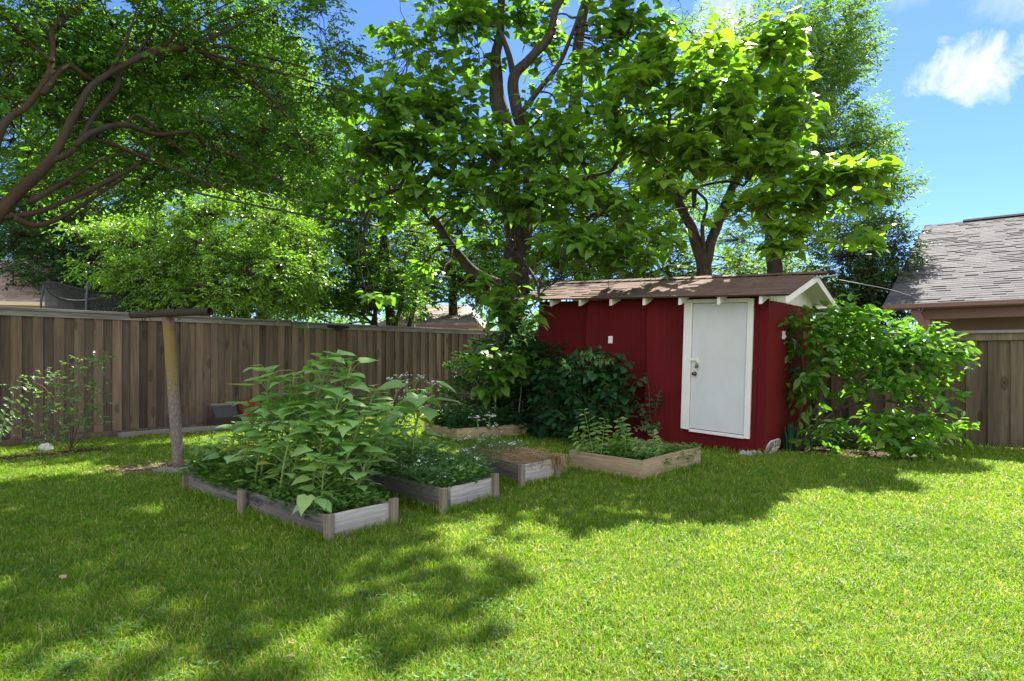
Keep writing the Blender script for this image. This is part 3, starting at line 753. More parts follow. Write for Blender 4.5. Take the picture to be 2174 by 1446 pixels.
simple_tree('shade_tree', 'large green tree far back behind the left neighbour house roof', (60, 30), .4, (60, 200),
  [(40, 420, 29, 110, 90, 2.2, 544), (160, 330, 29, 110, 90, 2.2, 544), (40, 260, 29, 110, 90, 2.2, 476), (180, 200, 29, 110, 80, 2.2, 408), (60, 130, 29, 110, 80, 2.2, 374), (200, 470, 29, 100, 70, 2, 476), (60, 540, 29, 110, 60, 2, 442), (250, 590, 28, 120, 40, 1.6, 408), (360, 560, 29, 100, 60, 2, 340)],
  'mid', .19, 8, 'ovate', gap=(1.4, -.22), group=BG, twig_r=.02)
simple_tree('shade_tree', 'dark green understory tree behind the sunlit bushy tree and the trampoline', (520, 20), .18, (520, 480),
  [(480, 540, 19, 90, 50, 1.2, 330), (600, 580, 19, 80, 60, 1.2, 320), (380, 600, 18.6, 90, 50, 1.2, 300), (540, 640, 18.6, 100, 35, 1, 300), (660, 630, 18.6, 60, 40, 1, 190), (420, 660, 18.4, 110, 25, .9, 240), (620, 490, 19.2, 80, 50, 1.2, 230), (330, 520, 19, 80, 50, 1.2, 200)],
  'nandina', .13, 8, 'ovate', gap=(.9, -.3), group=BG, twig_r=.012)
simple_tree('shade_tree', 'yellow green sunlit tree seen through the gap between fence and big catalpa trunk', (960, 26), .25, (960, 480),
  [(940, 560, 25, 90, 60, 1.8, 448), (1020, 600, 25, 80, 50, 1.6, 352), (880, 620, 25, 80, 40, 1.6, 320), (1000, 480, 25.5, 80, 50, 1.8, 208), (900, 480, 25.5, 80, 50, 1.8, 240), (1080, 560, 25, 70, 60, 1.6, 320), (830, 560, 25, 70, 60, 1.6, 288)],
  'back', .17, 8, 'ovate', gap=(1.2, -.25), group=BG, twig_r=.015)
simple_tree('shade_tree', 'tall leafy tree far behind filling the space between the two catalpa trunks', (1230, 27), .3, (1230, 250),
  [(1180, 400, 26, 100, 70, 1.8, 345), (1300, 380, 26, 100, 80, 1.8, 360), (1420, 420, 26, 90, 70, 1.8, 345), (1250, 300, 26.5, 90, 60, 1.6, 180), (1360, 300, 26.5, 80, 50, 1.6, 135), (1150, 490, 26, 90, 60, 1.8, 315), (1330, 480, 26, 110, 60, 1.8, 390), (980, 420, 26.5, 80, 50, 1.6, 135), (860, 400, 26.5, 80, 60, 1.6, 210)],
  'mid', .18, 8, 'ovate', gap=(1.2, -.15), group=BG, twig_r=.012)
simple_tree('shade_tree', 'low yellow green tree glowing behind the ridge of the shed roof', (1350, 24), .25, (1350, 480),
  [(1180, 590, 23, 90, 50, 1.6, 240), (1290, 580, 23, 90, 50, 1.6, 260), (1400, 570, 23, 90, 55, 1.6, 260), (1560, 570, 23, 80, 50, 1.6, 220), (1660, 590, 23, 80, 50, 1.6, 200), (1350, 510, 23.5, 100, 50, 1.6, 160), (1220, 520, 23.5, 90, 50, 1.6, 130), (1730, 640, 23, 70, 60, 1.6, 180)],
  'back', .16, 8, 'ovate', gap=(1.2, -.22), group=BG, twig_r=.015)


# far woods that close the view under the crowns: one mass
def far_woods():
    lb = MB()
    n = 9000
    a = RNG.uniform(-.95, .95, n); d = RNG.uniform(44, 60, n)
    h = 2.5 + 4.5 * np.array([.5 + .5 * noise.noise(Vector((x * 5, y * .05, 0))) for x, y in zip(a, d)])
    hh = np.where(a > .5, h * .6, h)
    pos = np.stack([a * d, d, RNG.uniform(0, 1, n) ** .7 * hh], 1)
    shoots_to_leaves(lb, pos, unit(rnd_dir(n) + np.array([0, -.3, .5])), 'ovate', .32, 4)
    o = lb.build('woods', M['mid'])
    tag(o, 'far mass of green woods closing the view below the crowns', 'woods', kind='stuff')


far_woods()

# ------------------------------------------------------------------ ground
def ground():
    b = MB()
    n = 41
    xs = np.sign(np.linspace(-1, 1, n)) * np.abs(np.linspace(-1, 1, n)) ** 3 * 220
    X, Y = np.meshgrid(xs, xs + 8)
    V = np.stack([X.ravel(), Y.ravel(), np.zeros(X.size)], 1)
    i = np.arange(n - 1)
    I, J = np.meshgrid(i, i)
    q = np.stack([J * n + I, J * n + I + 1, (J + 1) * n + I + 1, (J + 1) * n + I], -1).reshape(-1, 4)
    b.addq(V, q)
    tag(b.build('ground', M['lawnbase']), kind='structure')


ground()


def patch(name, c, rx, ry, rot, mat, z=.006, n=40):
    b = MB()
    a = np.linspace(0, 2 * np.pi, n, endpoint=False)
    r = 1 + .22 * np.sin(3 * a + c[0]) + .12 * np.sin(7 * a + c[1]) + RNG.normal(0, .03, n)
    x = np.cos(a) * rx * r; y = np.sin(a) * ry * r
    cs, sn = math.cos(rot), math.sin(rot)
    V = [(c[0], c[1], z)] + [(c[0] + cs * u - sn * w, c[1] + sn * u + cs * w, z) for u, w in zip(x, y)]
    b.add(V, [[0, 1 + i, 1 + (i + 1) % n] for i in range(n)])
    return tag(b.build(name, mat), kind='structure')


DIR_F = np.array([.637, .77]); DIR_S = np.array([.77, -.637])
F0 = np.array([-7.89, 9.87])
ANG_F = math.atan2(.77, .637); ANG_S = math.atan2(-.637, .77)
PATCH = []   # (cx, cy, rx, ry, rot)


def dirt(name, px, py, rx, ry, rot, mat, z=.006):
    g = G(px, py)
    PATCH.append((g[0], g[1], rx, ry, rot))
    patch(name, g, rx, ry, rot, mat, z)


dirt('dirt_patch', 350, 992, .85, .5, .5, M['dirt'])
dirt('dirt_patch', 110, 966, 1.0, .38, ANG_F, M['mulch'], .008)
dirt('mulch_bed', 1190, 925, 1.7, .6, ANG_S, M['mulch'])
dirt('mulch_bed', 1790, 958, 1.5, .8, ANG_S, M['mulch'])
dirt('dirt_patch', 640, 900, 3.0, .28, ANG_F, M['mulch'], .010)

# ------------------------------------------------------------------ fences
def picket_run(b, x0, x1, h, period, hb=.03, seed=0, bb=None):
    bb = bb or b
    r = np.random.default_rng(seed)
    x = x0
    while x < x1 - .05:
        w = .142 + r.uniform(-.004, .004)
        e = r.uniform(-.012, .012)
        b.box((x, -.022 + r.uniform(-.005, 0.002), hb + e), (x + w, 0, h))
        xa = x + w - .012 + r.uniform(-.004, .004); xb = x + period + .012
        bb.box((xa, .008, hb + r.uniform(-.012, .012)), (min(xb, x1), .026 + r.uniform(0, .003), h))
        x += period


fl = thing('wooden_fence', 'long brown board fence running from the left edge back to the big catalpa trunk', 'fence', (F0[0], F0[1], 0), ANG_F)
b = MB(); bb = MB(); picket_run(b, -2.7, 4.92, 2.112, .283, .10, 1, bb); bevel(b.build('picket_panel', M['fence'], fl), .003, 1); bb.build('back_panel', M['fence_back_shaded'], fl)
b = MB(); bb = MB(); picket_run(b, 4.98, 13.4, 2.085, .283, .10, 2, bb); bevel(b.build('picket_panel', M['fence'], fl), .003, 1); bb.build('back_panel', M['fence_back_shaded'], fl)
for x0, x1, dz in ((-2.7, 4.94, 0), (4.96, 13.45, -.025)):
    b = MB()
    xs = np.arange(x0, x1, 2.42)
    for a in xs: b.box((a, -.075, 2.115 + dz), (min(a + 2.415, x1), .075, 2.155 + dz), jit=.0015)
    bevel(b.build('top_cap', M['fence_cap'], fl), .004)
    b = MB()
    for a in xs: b.box((a, -.046, 2.022 + dz), (min(a + 2.415, x1), -.028, 2.113 + dz), jit=.0015)
    bevel(b.build('trim_board', M['fence_cap'], fl), .003)
    b = MB()
    for a in xs: b.box((a, -.012, .0), (min(a + 2.41, x1), .018, .098), jit=.002)
    bevel(b.build('kick_board', M['fence'], fl), .003)
b = MB()
for z in (.4, 1.05, 1.75): b.box((-2.7, .031, z), (13.4, .06, z + .09))
b.build('rail', M['fence'], fl)
for x in np.arange(-2.4, 13.4, 2.44):
    b = MB(); b.box((x, .062, 0), (x + .09, .15, 2.1)); b.build('post', M['fence'], fl)
b = MB(); b.box((4.88, .0245, 0), (5.02, .06, 2.08)); b.build('post', M['fence'], fl)
# black strap hinge on the trim
b = MB()
hx = 6.13
b.prism([(hx - .3, 2.075), (hx - .08, 2.10), (hx - .08, 2.0), (hx - .3, 2.03)], -.052, -.044)
b.prism([(hx + .08, 2.10), (hx + .3, 2.075), (hx + .3, 2.03), (hx + .08, 2.0)], -.052, -.044)
b.prism([(hx - .08, 2.115), (hx + .08, 2.115), (hx + .08, 1.98), (hx, 1.945), (hx - .08, 1.98)], -.056, -.044)
b.tubes(np.array([[hx, -.06, 1.96], [hx, -.06, 2.12]]), np.array([.018, .018]), 8)
b.build('strap_hinge', M['black'], fl)

fr = thing('wooden_fence', 'weathered grey brown board fence behind the leafy shrub at the right', 'fence', (7.54, 9.43, 0), ANG_S)
b = MB(); bb = MB(); picket_run(b, -5.6, 4.0, 1.732, .272, .03, 3, bb); bevel(b.build('picket_panel', M['fence_right'], fr), .003, 1); bb.build('back_panel', M['fence_right_back_shaded'], fr)
b = MB()
for a in np.arange(-5.6, 4, 2.42): b.box((a, -.085, 1.735), (min(a + 2.415, 4), .07, 1.775), jit=.0015)
bevel(b.build('top_cap', M['fence_cap'], fr), .004)
b = MB()
for a in np.arange(-5.6, 4, 2.42): b.box((a, -.050, 1.63), (min(a + 2.415, 4), -.028, 1.733), jit=.0015)
bevel(b.build('trim_board', M['fence_right'], fr), .003)
b = MB()
for z in (.35, 1.45): b.box((-5.6, .031, z), (4, .062, z + .09))
b.build('rail', M['fence_right'], fr)
for x in np.arange(-5.2, 4, 2.44):
    b = MB(); b.box((x, .064, 0), (x + .09, .15, 1.7)); b.build('post', M['fence_right'], fr)

# ------------------------------------------------------------------ shed
SX, SY = 3.537, 8.94
shed = thing('garden_shed', 'red board shed with a white door and brown shingle roof under the catalpas', 'shed', (SX, SY, 0), ANG_S)
LW, DW = 4.0, 2.1


def ez(x): return 2.205 - .04 * x            # wall plate height, rising towards the far left


def lean(v):
    v = np.asarray(v, float); v[:, 0] += .032 * (v[:, 2] - 1.1); return v


class LB(MB):
    def build(self, *a, **k):
        self.v = [lean(x.copy()) for x in self.v]
        return MB.build(self, *a, **k)


def grooved(length, pitch, gw=.012, gd=.009):
    """profile (s, out) of vertically grooved siding"""
    pr = [(0, 0)]
    s = pitch
    while s < length - .02:
        pr += [(s - gw / 2, 0), (s - gw / 4, -gd), (s + gw / 4, -gd), (s + gw / 2, 0)]
        s += pitch
    pr.append((length, 0))
    return pr


# front wall: three plywood panels whose edges have sprung
def panel(x0, x1, warp, zlo=.06):
    b = LB()
    pr = grooved(x1 - x0, .085, .006, .003)
    zs = np.linspace(0, 1, 13)
    V = []
    for t in zs:
        for s, o in pr:
            x = x0 + s
            z = zlo + t * (ez(x) - zlo)
            w = warp * math.exp(-(s / .16) ** 2) * (math.sin(t * 3.0 - .2) * .55 + .45 + .35 * math.sin(t * 9))
            w += .014 * math.sin(s * 4.1 + t * 3) * math.sin(t * 4)
            V.append((x - w * .5, -o - w, z))
    m = len(pr)
    q = [[r * m + i, r * m + i + 1, (r + 1) * m + i + 1, (r + 1) * m + i] for r in range(12) for i in range(m - 1)]
    b.addq(V, q)
    o = b.build('wall', M['red'], shed)
    sm = o.modifiers.new('solid', 'SOLIDIFY'); sm.thickness = .018; sm.offset = -1
    return o


panel(-1.76, -.10, .085); panel(-2.89, -1.745, .075); panel(-4.0, -2.875, .0)
b = LB()
b.prism([(-.10, .02), (.012, .02), (.012, ez(0)), (-.10, ez(-.1))], -.022, -.002)
bevel(b.build('corner_board', M['red'], shed), .003)
# base skirt, crumbling
b = LB()
for i, x in enumerate(np.arange(-4.0, -.02, .4)):
    if i in (7, 8): continue
    b.box((x, -.012 - RNG.uniform(0, .006), 0.0), (min(x + .4, 0), .004, .075), jit=.002)
b.box((-1.2, .02, 0), (-.4, .03, .08))
b.build('skirt', M['red'], shed)
# right end wall, fine grooves
b = LB()
pr = grooved(DW, .062, .012, .006)
V = []
for t in np.linspace(0, 1, 4):
    for s, o in pr: V.append((.0 + o + .014, s, .03 + t * (ez(0) - .03 - .02)))
m = len(pr)
b.addq(V, [[r * m + i, r * m + i + 1, (r + 1) * m + i + 1, (r + 1) * m + i] for r in range(3) for i in range(m - 1)])
o = b.build('end_wall', M['red_side'], shed)
sm = o.modifiers.new('solid', 'SOLIDIFY'); sm.thickness = .02; sm.offset = -1
b = LB()
b.box((-4.0, DW - .03, .03), (-.02, DW, 2.2)); b.box((-4.0, .02, .03), (-3.97, DW - .03, 2.3))
b.build('back_wall', M['red'], shed)

# roof geometry in (y, z)
OV, OS = .30, .36
RISE = .297


def roof_z(x, y):
    yy = min(y, DW - y)
    return 2.232 - .04 * x + (yy + OV) * RISE


XL, XR = -4.35, OS
b = LB()
for sgn in (0, 1):
    ys = (-OV, DW / 2) if sgn == 0 else (DW / 2, DW + OV)
    V = []
    for dz in (-.025, -.002):
        for x in (XL, XR):
            for y in ys: V.append((x, y, roof_z(x, y) + dz))
    b.addq(V, [[0, 1, 3, 2], [4, 6, 7, 5], [0, 2, 6, 4], [1, 5, 7, 3], [0, 4, 5, 1], [2, 3, 7, 6]])
b.build('roof_deck', M['decking'], shed)


def shingle_field(b, x0, x1, fz, s0, s1, along, course=.14, width=.31, thick=.008, r=None, drop=None):
    """fz(x, s) -> point on the roof; s runs up the slope"""
    r = r or np.random.default_rng(5)
    s = s0
    row = 0
    while s < s1 - .02:
        t = min(s + course * 1.04, s1)
        x = x0 - (row % 2) * width / 2 - r.uniform(0, .08)
        while x < x1:
            w = width * r.uniform(.75, 1.15)
            a, c = max(x, x0), min(x + w, x1)
            if c - a > .02:
                th = thick * (r.uniform(1.5, 2.3) if r.uniform() < .33 else r.uniform(.5, .9))
                e = r.uniform(-.004, .004)
                A, B = fz(a, s + e), fz(c, s + e); C, D = fz(c, t), fz(a, t)
                up = np.array([0, 0, th])
                b.addq([A, B, C, D, A + up, B + up, C + [0, 0, .001], D + [0, 0, .001]],
                       [[4, 5, 6, 7], [0, 1, 5, 4], [1, 2, 6, 5], [3, 0, 4, 7]])
            x += w + .003
        s += course; row += 1


b = LB()
SL = math.hypot(DW / 2 + OV, (DW / 2 + OV) * RISE)
kk = (DW / 2 + OV) / SL
shingle_field(b, XL - .01, XR + .015, lambda x, s: np.array([x, -OV - .02 + s * kk, roof_z(x, -OV - .02 + s * kk)]), 0, SL + .02, 0, .115, .28, .007)
shingle_field(b, XL - .01, XR + .015, lambda x, s: np.array([x, DW + OV + .02 - s * kk, roof_z(x, DW + OV + .02 - s * kk)]), 0, SL + .02, 0)
for x in np.arange(XL, XR, .2):
    z = roof_z(x, DW / 2)
    b.prism([(DW / 2 - .13, z - .02), (DW / 2, z + .022 + RNG.uniform(0, .006)), (DW / 2 + .13, z - .02), (DW / 2, z - .001)], x, x + .24, 'x')
b.build('shingles', M['shed_shingle'], shed)
# rafter tails
for k in range(7):
    x = -.01 - k * .588
    b = LB()
    y0 = -OV + .03
    z0 = roof_z(x, y0) - .028
    b.prism([(y0, z0), (.0, roof_z(x, 0) - .028), (.0, roof_z(x, 0) - .12), (y0, z0 - .11)], x - .022, x + .022, 'x')
    b.build('rafter_tail', M['white'], shed)
# barge boards on the gable, soffit return at the back corner
for y0, y1 in ((-OV - .01, DW / 2), (DW + OV + .01, DW / 2)):
    b = LB()
    x = XR
    b.prism([(y0, roof_z(x, y0) - .115), (y0, roof_z(x, y0) - .027), (y1, roof_z(x, y1) - .027), (y1, roof_z(x, y1) - .125)], x - .03, x + .004, 'x')
    b.build('barge_board', M['white'], shed)
b = LB()
for ya, yb in ((-OV + .03, DW / 2 - .01), (DW + OV - .03, DW / 2 + .01)):
    b.prism([(ya, roof_z(.2, ya) - .046), (ya, roof_z(.2, ya) - .038), (yb, roof_z(.2, yb) - .038), (yb, roof_z(.2, yb) - .046)], .036, XR - .032, 'x')
b.build('soffit', M['white'], shed)
b = LB()
b.box((.02, DW + .0, 2.075), (XR - .035, DW + OV - .03, 2.10)); b.box((XR - .06, DW - .02, 2.02), (XR - .034, DW + OV - .03, 2.12))
b.build('soffit', M['white'], shed)
# gable of vertical white boards, battens, vent
b = LB()
n = 16
for i in range(n):
    y0, y1 = DW * i / n, DW * (i + 1) / n - .006
    b.prism([(y0, ez(0) - .03 - RNG.uniform(0, .012)), (y1, ez(0) - .03 - RNG.uniform(0, .012)), (y1, roof_z(0, y1) - .03), (y0, roof_z(0, y0) - .03)], .012, .034 + RNG.uniform(0, .004), 'x')
b.build('gable', M['white'], shed)
b = LB()
b.box((.040, .62, 2.33), (.052, .82, 2.45))
for i in range(4): b.box((.052, .63, 2.34 + i * .027), (.060, .81, 2.352 + i * .027))
b.build('gable_vent', M['steel'], shed)
# door set
DX0, DX1 = -1.081, -.269
b = LB()
b.add([(DX0, -.030, .315), (DX1, -.030, .272), (DX1, -.030, 2.148), (DX0, -.030, 2.178), (DX0, -.004, .315), (DX1, -.004, .272), (DX1, -.004, 2.148), (DX0, -.004, 2.178)],
      [[0, 1, 2, 3], [0, 4, 5, 1], [1, 5, 6, 2], [2, 6, 7, 3], [3, 7, 4, 0]])
door = bevel(b.build('door', M['door'], shed), .003)
b = LB()
b.prism([(-1.217, .30), (DX0 - .006, .29), (DX0 - .006, 2.235), (-1.217, 2.245)], -.048, -.006)
b.prism([(DX1 + .006, .225), (-.183, .222), (-.183, 2.205), (DX1 + .006, 2.21)], -.048, -.006)
b.prism([(DX0 - .004, 2.185), (DX1 + .004, 2.155), (DX1 + .004, 2.215), (DX0 - .004, 2.24)], -.044, -.006)
b.prism([(DX0 - .004, .262), (DX1 + .004, .218), (DX1 + .004, .262), (DX0 - .004, .305)], -.046, -.006)
bevel(b.build('door_frame', M['white'], shed), .003)


def lathe_y(b, c, prof, n=14):
    """prof (out, r) along -y"""
    pts = np.array([[c[0], c[1] - o, c[2]] for o, r in prof]); R = np.array([r for o, r in prof])
    b.tubes(pts, R, n)


b = LB(); lathe_y(b, (-1.02, -.031, 1.13), [(0, .032), (.006, .032), (.008, .014), (.03, .014), (.035, .024), (.05, .029), (.06, .024), (.064, .008)])
o = b.build('door_knob', M['brass'], shed, True); o.parent = door
b = LB()
b.box((-1.11, -.060, 1.325), (-.99, -.049, 1.362)); b.box((-1.0, -.044, 1.28), (-.968, -.032, 1.375))
o = b.build('hasp', M['white'], shed); o.parent = door
b = LB()
b.box((-1.005, -.075, 1.215), (-.965, -.05, 1.262))
a = np.linspace(0, np.pi, 8)
b.tubes(np.stack([-.985 + .014 * np.cos(a), np.full(8, -.0625), 1.262 + .035 * np.sin(a)], 1), np.full(8, .004), 6)
o = b.build('padlock', M['brass'], shed); o.parent = door
# switch plate and side box
b = LB()
px_ = -2.50
b.box((px_ - .04, -.022, 1.60), (px_ + .04, -.008, 1.72))
for z in (1.632, 1.688):
    b.box((px_ - .018, -.030, z - .017), (px_ + .018, -.022, z + .017))
bevel(b.build('outlet_cover', M['plastic'], shed), .004)
b = LB()
b.box((.016, .62, 1.64), (.045, .69, 1.76)); b.box((.045, .63, 1.66), (.06, .68, 1.70))
bevel(b.build('outlet_box', M['plastic'], shed), .004)
# service mast on the gable peak
b = LB()
b.tubes(np.array([[.30, .80, 2.53], [.66, .98, 2.56]]), np.array([.012, .012]), 8)
b.build('service_mast', M['steel'], shed)

# ------------------------------------------------------------------ neighbour houses
def house_right():
    o0 = np.array([9.02, 15.5])
    h = thing('neighbour_house', 'neighbour house with grey shingle roof and brown trim above the right fence', 'house', (o0[0], o0[1], 0), ANG_S)
    E, RZ, RW = 2.62, 5.68, 7.15
    L = 9.0
    sl = math.hypot(RW, RZ - E); k = RW / sl; kz = (RZ - E) / sl
    b = MB()
    b.addq([(0, 0, E - .03), (L, 0, E - .03), (L, RW, RZ - .03), (0, RW, RZ - .03), (0, 0, E - .10), (L, 0, E - .10), (L, RW, RZ - .10), (0, RW, RZ - .10),
            (0, 2 * RW, E - .03), (L, 2 * RW, E - .03), (0, 2 * RW, E - .10), (L, 2 * RW, E - .10)],
           [[0, 1, 2, 3], [4, 7, 6, 5], [0, 4, 5, 1], [0, 3, 7, 4], [1, 5, 6, 2], [3, 2, 9, 8], [7, 10, 11, 6], [3, 8, 10, 7]])
    roof = b.build('roof', M['mauve'], h)
    b = MB()
    shingle_field(b, -.04, L, lambda x, s: np.array([x, -.03 + s * k, E - .028 + s * kz]), 0, sl + .02, 0, .155, .33, .012)
    o = b.build('shingles', M['house_shingle'], roof)
    b = MB(); b.prism([(RW - .18, RZ - .04), (RW, RZ + .045), (RW + .18, RZ - .04)], 1.0, L, 'x')
    b.build('ridge_cap', M['ridge'], roof)
    b = MB()
    b.prism([(-.16, E - .005), (-.16, E - .10), (-.10, E - .135), (-.02, E - .135), (-.02, E - .005), (-.03, E - .005), (-.03, E - .12), (-.10, E - .12), (-.15, E - .09), (-.15, E - .005)], -.02, L, 'x')
    b.build('gutter', M['mauve'], h)
    b = MB()
    b.box((.72, .25, E - .36), (L, .42, E - .14)); b.build('beam', M['mauve'], h)
    b = MB()
    b.box((.66, .16, 0), (.90, .40, E - .37)); b.build('post', M['tan'], h)
    b = MB()
    b.prism([(.55, E - .14), (.72, E - .14), (.88, E - .62), (.94, 1.2), (.90, 1.2), (.80, E - .62), (.62, E - .36), (.55, E - .30)], .0, .12)
    b.build('bracket', M['mauve'], h)
    b = MB(); b.box((.95, .45, E - .38), (1.4, 1.0, E - .27)); b.build('cross_beam', M['tan'], h)
    b = MB()
    b.box((.62, 1.7, 0), (L, 1.9, E + .5)); b.box((.62, 1.9, 0), (.82, 2 * RW - .6, E + .4)); b.box((1.46, 2 * RW - .8, 0), (L, 2 * RW - .62, E + .4))
    b.addq([(1.3, 1.9, E + .4), (1.3, 2 * RW - .8, E + .4), (1.3, RW, RZ - .2)], [[0, 1, 2]])
    b.build('wall', M['brownwall'], h)
    b = MB()
    b.box((3.0, 1.2, E - .32), (3.14, 1.34, E - .14)); b.build('porch_lamp', M['tan'], h)


house_right()


def house_left():
    p = P(122, 642, 17.0)
    h = thing('neighbour_house', 'pale pink shingle roof of a house above the far left end of the fence', 'house', (p[0], p[1], 0), 0.25)
    E = p[2]
    b = MB()
    b.addq([(0, 0, E), (-9, 0, E), (-9, 3.6, E + 1.55), (-.9, 3.6, E + 1.55), (0, 0, E - .06), (-9, 0, E - .06), (-9, 3.6, E + 1.49), (-.9, 3.6, E + 1.49), (0, 7.2, E), (-9, 7.2, E)],
           [[0, 3, 2, 1], [4, 5, 6, 7], [0, 1, 5, 4], [0, 4, 7, 3], [3, 8, 9, 2], [0, 8, 3]])
    r = b.build('roof', M['left_shingle'], h)
    sl = math.hypot(3.6, 1.55)
    b = MB()
    shingle_field(b, -7, -.02, lambda x, s: np.array([x - (.25 * s if x > -.5 else 0), s * 3.6 / sl - .02, E + .002 + s * 1.55 / sl]), 0, sl - .01, 0, .15, .33, .010)
    b.build('shingles', M['left_shingle'], r)
    b = MB(); b.box((-9, -.10, E - .10), (0.02, -.005, E - .005)); b.build('gutter', M['cream'], h)
    b = MB(); b.box((-9, .35, 0), (-.4, .5, E - .07)); b.box((-.55, .5, 0), (-.4, 6.6, E - .07)); b.build('wall', M['cream'], h)


house_left()


def house_mid():
    p = P(1015, 690, 24.0)
    h = thing('neighbour_house', 'low shingle roof of a house seen between the fence top and the big catalpa trunk', 'house', (p[0], p[1], 0), -.06)
    E = p[2]
    b = MB()
    b.addq([(0, 0, E), (-4, 0, E), (-3.2, 4, E + 1.05), (-.9, 4, E + 1.05), (0, 0, E - .06), (-4, 0, E - .06), (0, 8, E), (-4, 8, E)],
           [[0, 3, 2, 1], [0, 1, 5, 4], [3, 6, 7, 2], [0, 6, 3], [1, 2, 7]])
    r = b.build('roof', M['far_shingle'], h)
    sl = math.hypot(4, 1.05)
    b = MB()
    shingle_field(b, -3.25, -.95, lambda x, s: np.array([x, s * 4 / sl - .02, E + .004 + s * 1.05 / sl]), 0, sl - .02, 0, .18, .4, .012)
    b.build('shingles', M['far_shingle'], r)
    b = MB(); b.box((-4, -.1, E - .12), (0, -.005, E - .005)); b.build('gutter', M['mauve'], h)
    b = MB(); b.box((-3.6, .4, 0), (-.4, .6, E - .07)); b.build('wall', M['cream'], h)


house_mid()

# trampoline with safety net
tp = P(270, 640, 13.6)
tr = thing('trampoline', 'round trampoline with a black safety net behind the left fence', 'trampoline', (tp[0], tp[1], 0), .2)
b = MB()
n = 40; a = np.linspace(0, 2 * np.pi, n, endpoint=False); R = 1.42
top = 2.72 + .12 * np.cos(a * 3 + 1.2)
V = [(R * math.cos(t), R * math.sin(t), .9) for t in a] + [(R * math.cos(t), R * math.sin(t), z) for t, z in zip(a, top)]
b.addq(V, [[i, (i + 1) % n, n + (i + 1) % n, n + i] for i in range(n)])
net = b.build('safety_net', M['net'], tr)
nt = M['net'].node_tree
bs = [x for x in nt.nodes if x.type == 'BSDF_PRINCIPLED'][0]; ou = [x for x in nt.nodes if x.type == 'OUTPUT_MATERIAL'][0]
tpn = nt.nodes.new('ShaderNodeBsdfTransparent'); mx = nt.nodes.new('ShaderNodeMixShader'); mx.inputs[0].default_value = .75
nt.links.new(tpn.outputs[0], mx.inputs[1]); nt.links.new(bs.outputs[0], mx.inputs[2]); nt.links.new(mx.outputs[0], ou.inputs[0])
b = MB(); ring = np.array([[R * math.cos(t), R * math.sin(t), z] for t, z in zip(np.r_[a, a[:1]], np.r_[top, top[:1]])])
b.tubes(ring, np.full(n + 1, .018), 6); b.build('top_cord', M['black'], tr)
b = MB(); ring[:, 2] = .88; b.tubes(ring, np.full(n + 1, .04), 8); b.build('frame', M['steel'], tr)
b = MB(); b.addq([(R * .97 * math.cos(t), R * .97 * math.sin(t), .88) for t in a], [list(range(n))]); b.build('jumping_mat', M['black'], tr)
for k in range(6):
    t = 2 * np.pi * k / 6 + .4
    b = MB()
    c, s = math.cos(t), math.sin(t)
    b.tubes(np.array([[1.5 * c, 1.5 * s, 0], [1.5 * c, 1.5 * s, 1.9], [1.47 * c, 1.47 * s, 2.5], [1.43 * c, 1.43 * s, 2.8]]), np.full(4, .022), 8)
    b.build('pole', M['darksteel'], tr)

# overhead lines
def wire(name, label, pts, r, mat):
    W = spline([P(*p) for p in pts], 30)
    b = MB(); b.tubes(W - W[0], np.full(30, r), 6)
    o = b.build(name, mat); o.location = W[0]
    tag(o, label, 'utility line')


wire('overhead_cable', 'thick black overhead cable crossing the sunlit bushy tree behind the fence', [(250, 368, 11.0), (385, 402, 11.3), (560, 440, 11.7), (720, 468, 12.1), (900, 495, 12.8)], .020, M['cable'])
wire('overhead_cable', 'thin pale overhead wire just above the thick black cable', [(420, 380, 11.6), (520, 402, 11.8), (660, 430, 12.2), (800, 452, 13)], .008, M['cablewhite'])
wire('overhead_cable', 'thin wire running from the shed gable mast toward the grey roofed house', [(1782, 594, 10.2), (1830, 603, 12), (1890, 615, 14), (1935, 628, 15.6)], .006, M['cablewhite'])
wire('overhead_cable', 'short pale wire visible above the shed ridge left of the forked catalpa', [(1290, 545, 13), (1360, 558, 13), (1425, 562, 13.2), (1520, 566, 13.5)], .008, M['cablewhite'])

# ------------------------------------------------------------------ clothes pole
pb_ = G(380, 998)
cp = thing('clothesline_pole', 'leaning rusty steel clothesline pole with a T bar and yellow lichen', 'clothesline pole', tuple(pb_))
d = pb_[1]
topv = P(357, 672, d * .995) - pb_
b = MB()
t = np.linspace(0, 1, 14)[:, None]
b.tubes(t * topv + np.array([0, 0, -.02]) * (1 - t), np.full(14, .066), 20)
b.build('post', M['pole'], cp, True)
A = P(280, 669, d + .17) - pb_; B = P(446, 661, d - .42) - pb_
b = MB()
t = np.linspace(0, 1, 12)[:, None]
pts = A + (B - A) * t
b.tubes(pts, np.full(12, .043), 16, False)
b.tubes(pts[::-1], np.full(12, .034), 16, False)
b.tubes(A + (B - A) * np.array([[0.], [.02]]), np.array([.043, .043]), 16)
bar = b.build('cross_bar', M['rust'], cp, True)
for f in (.16, .62):
    b = MB()
    q = A + (B - A) * f
    a = np.linspace(0, 2 * np.pi, 14)
    b.tubes(np.stack([q[0] + 0 * a, q[1] + .03 * np.cos(a), q[2] - .05 + .035 * np.sin(a)], 1), np.full(14, .005), 5)
    b.build('line_hook', M['rust'], cp)
b = MB()
rr = np.linspace(0, 2 * np.pi, 16, endpoint=False)
V = [(0, 0, .05)] + [(.30 * math.cos(x) * RNG.uniform(.8, 1.15), .24 * math.sin(x) * RNG.uniform(.8, 1.15), .012) for x in rr]
b.add(V, [[0, 1 + i, 1 + (i + 1) % 16] for i in range(16)])
b.build('concrete_footing', M['concrete'], cp)

# ------------------------------------------------------------------ raised beds
BEDS = []


def board(b, a, c, h, thick, z0=0.0, inward=1):
    """upright board from a to c (2D, local x along)"""
    pass


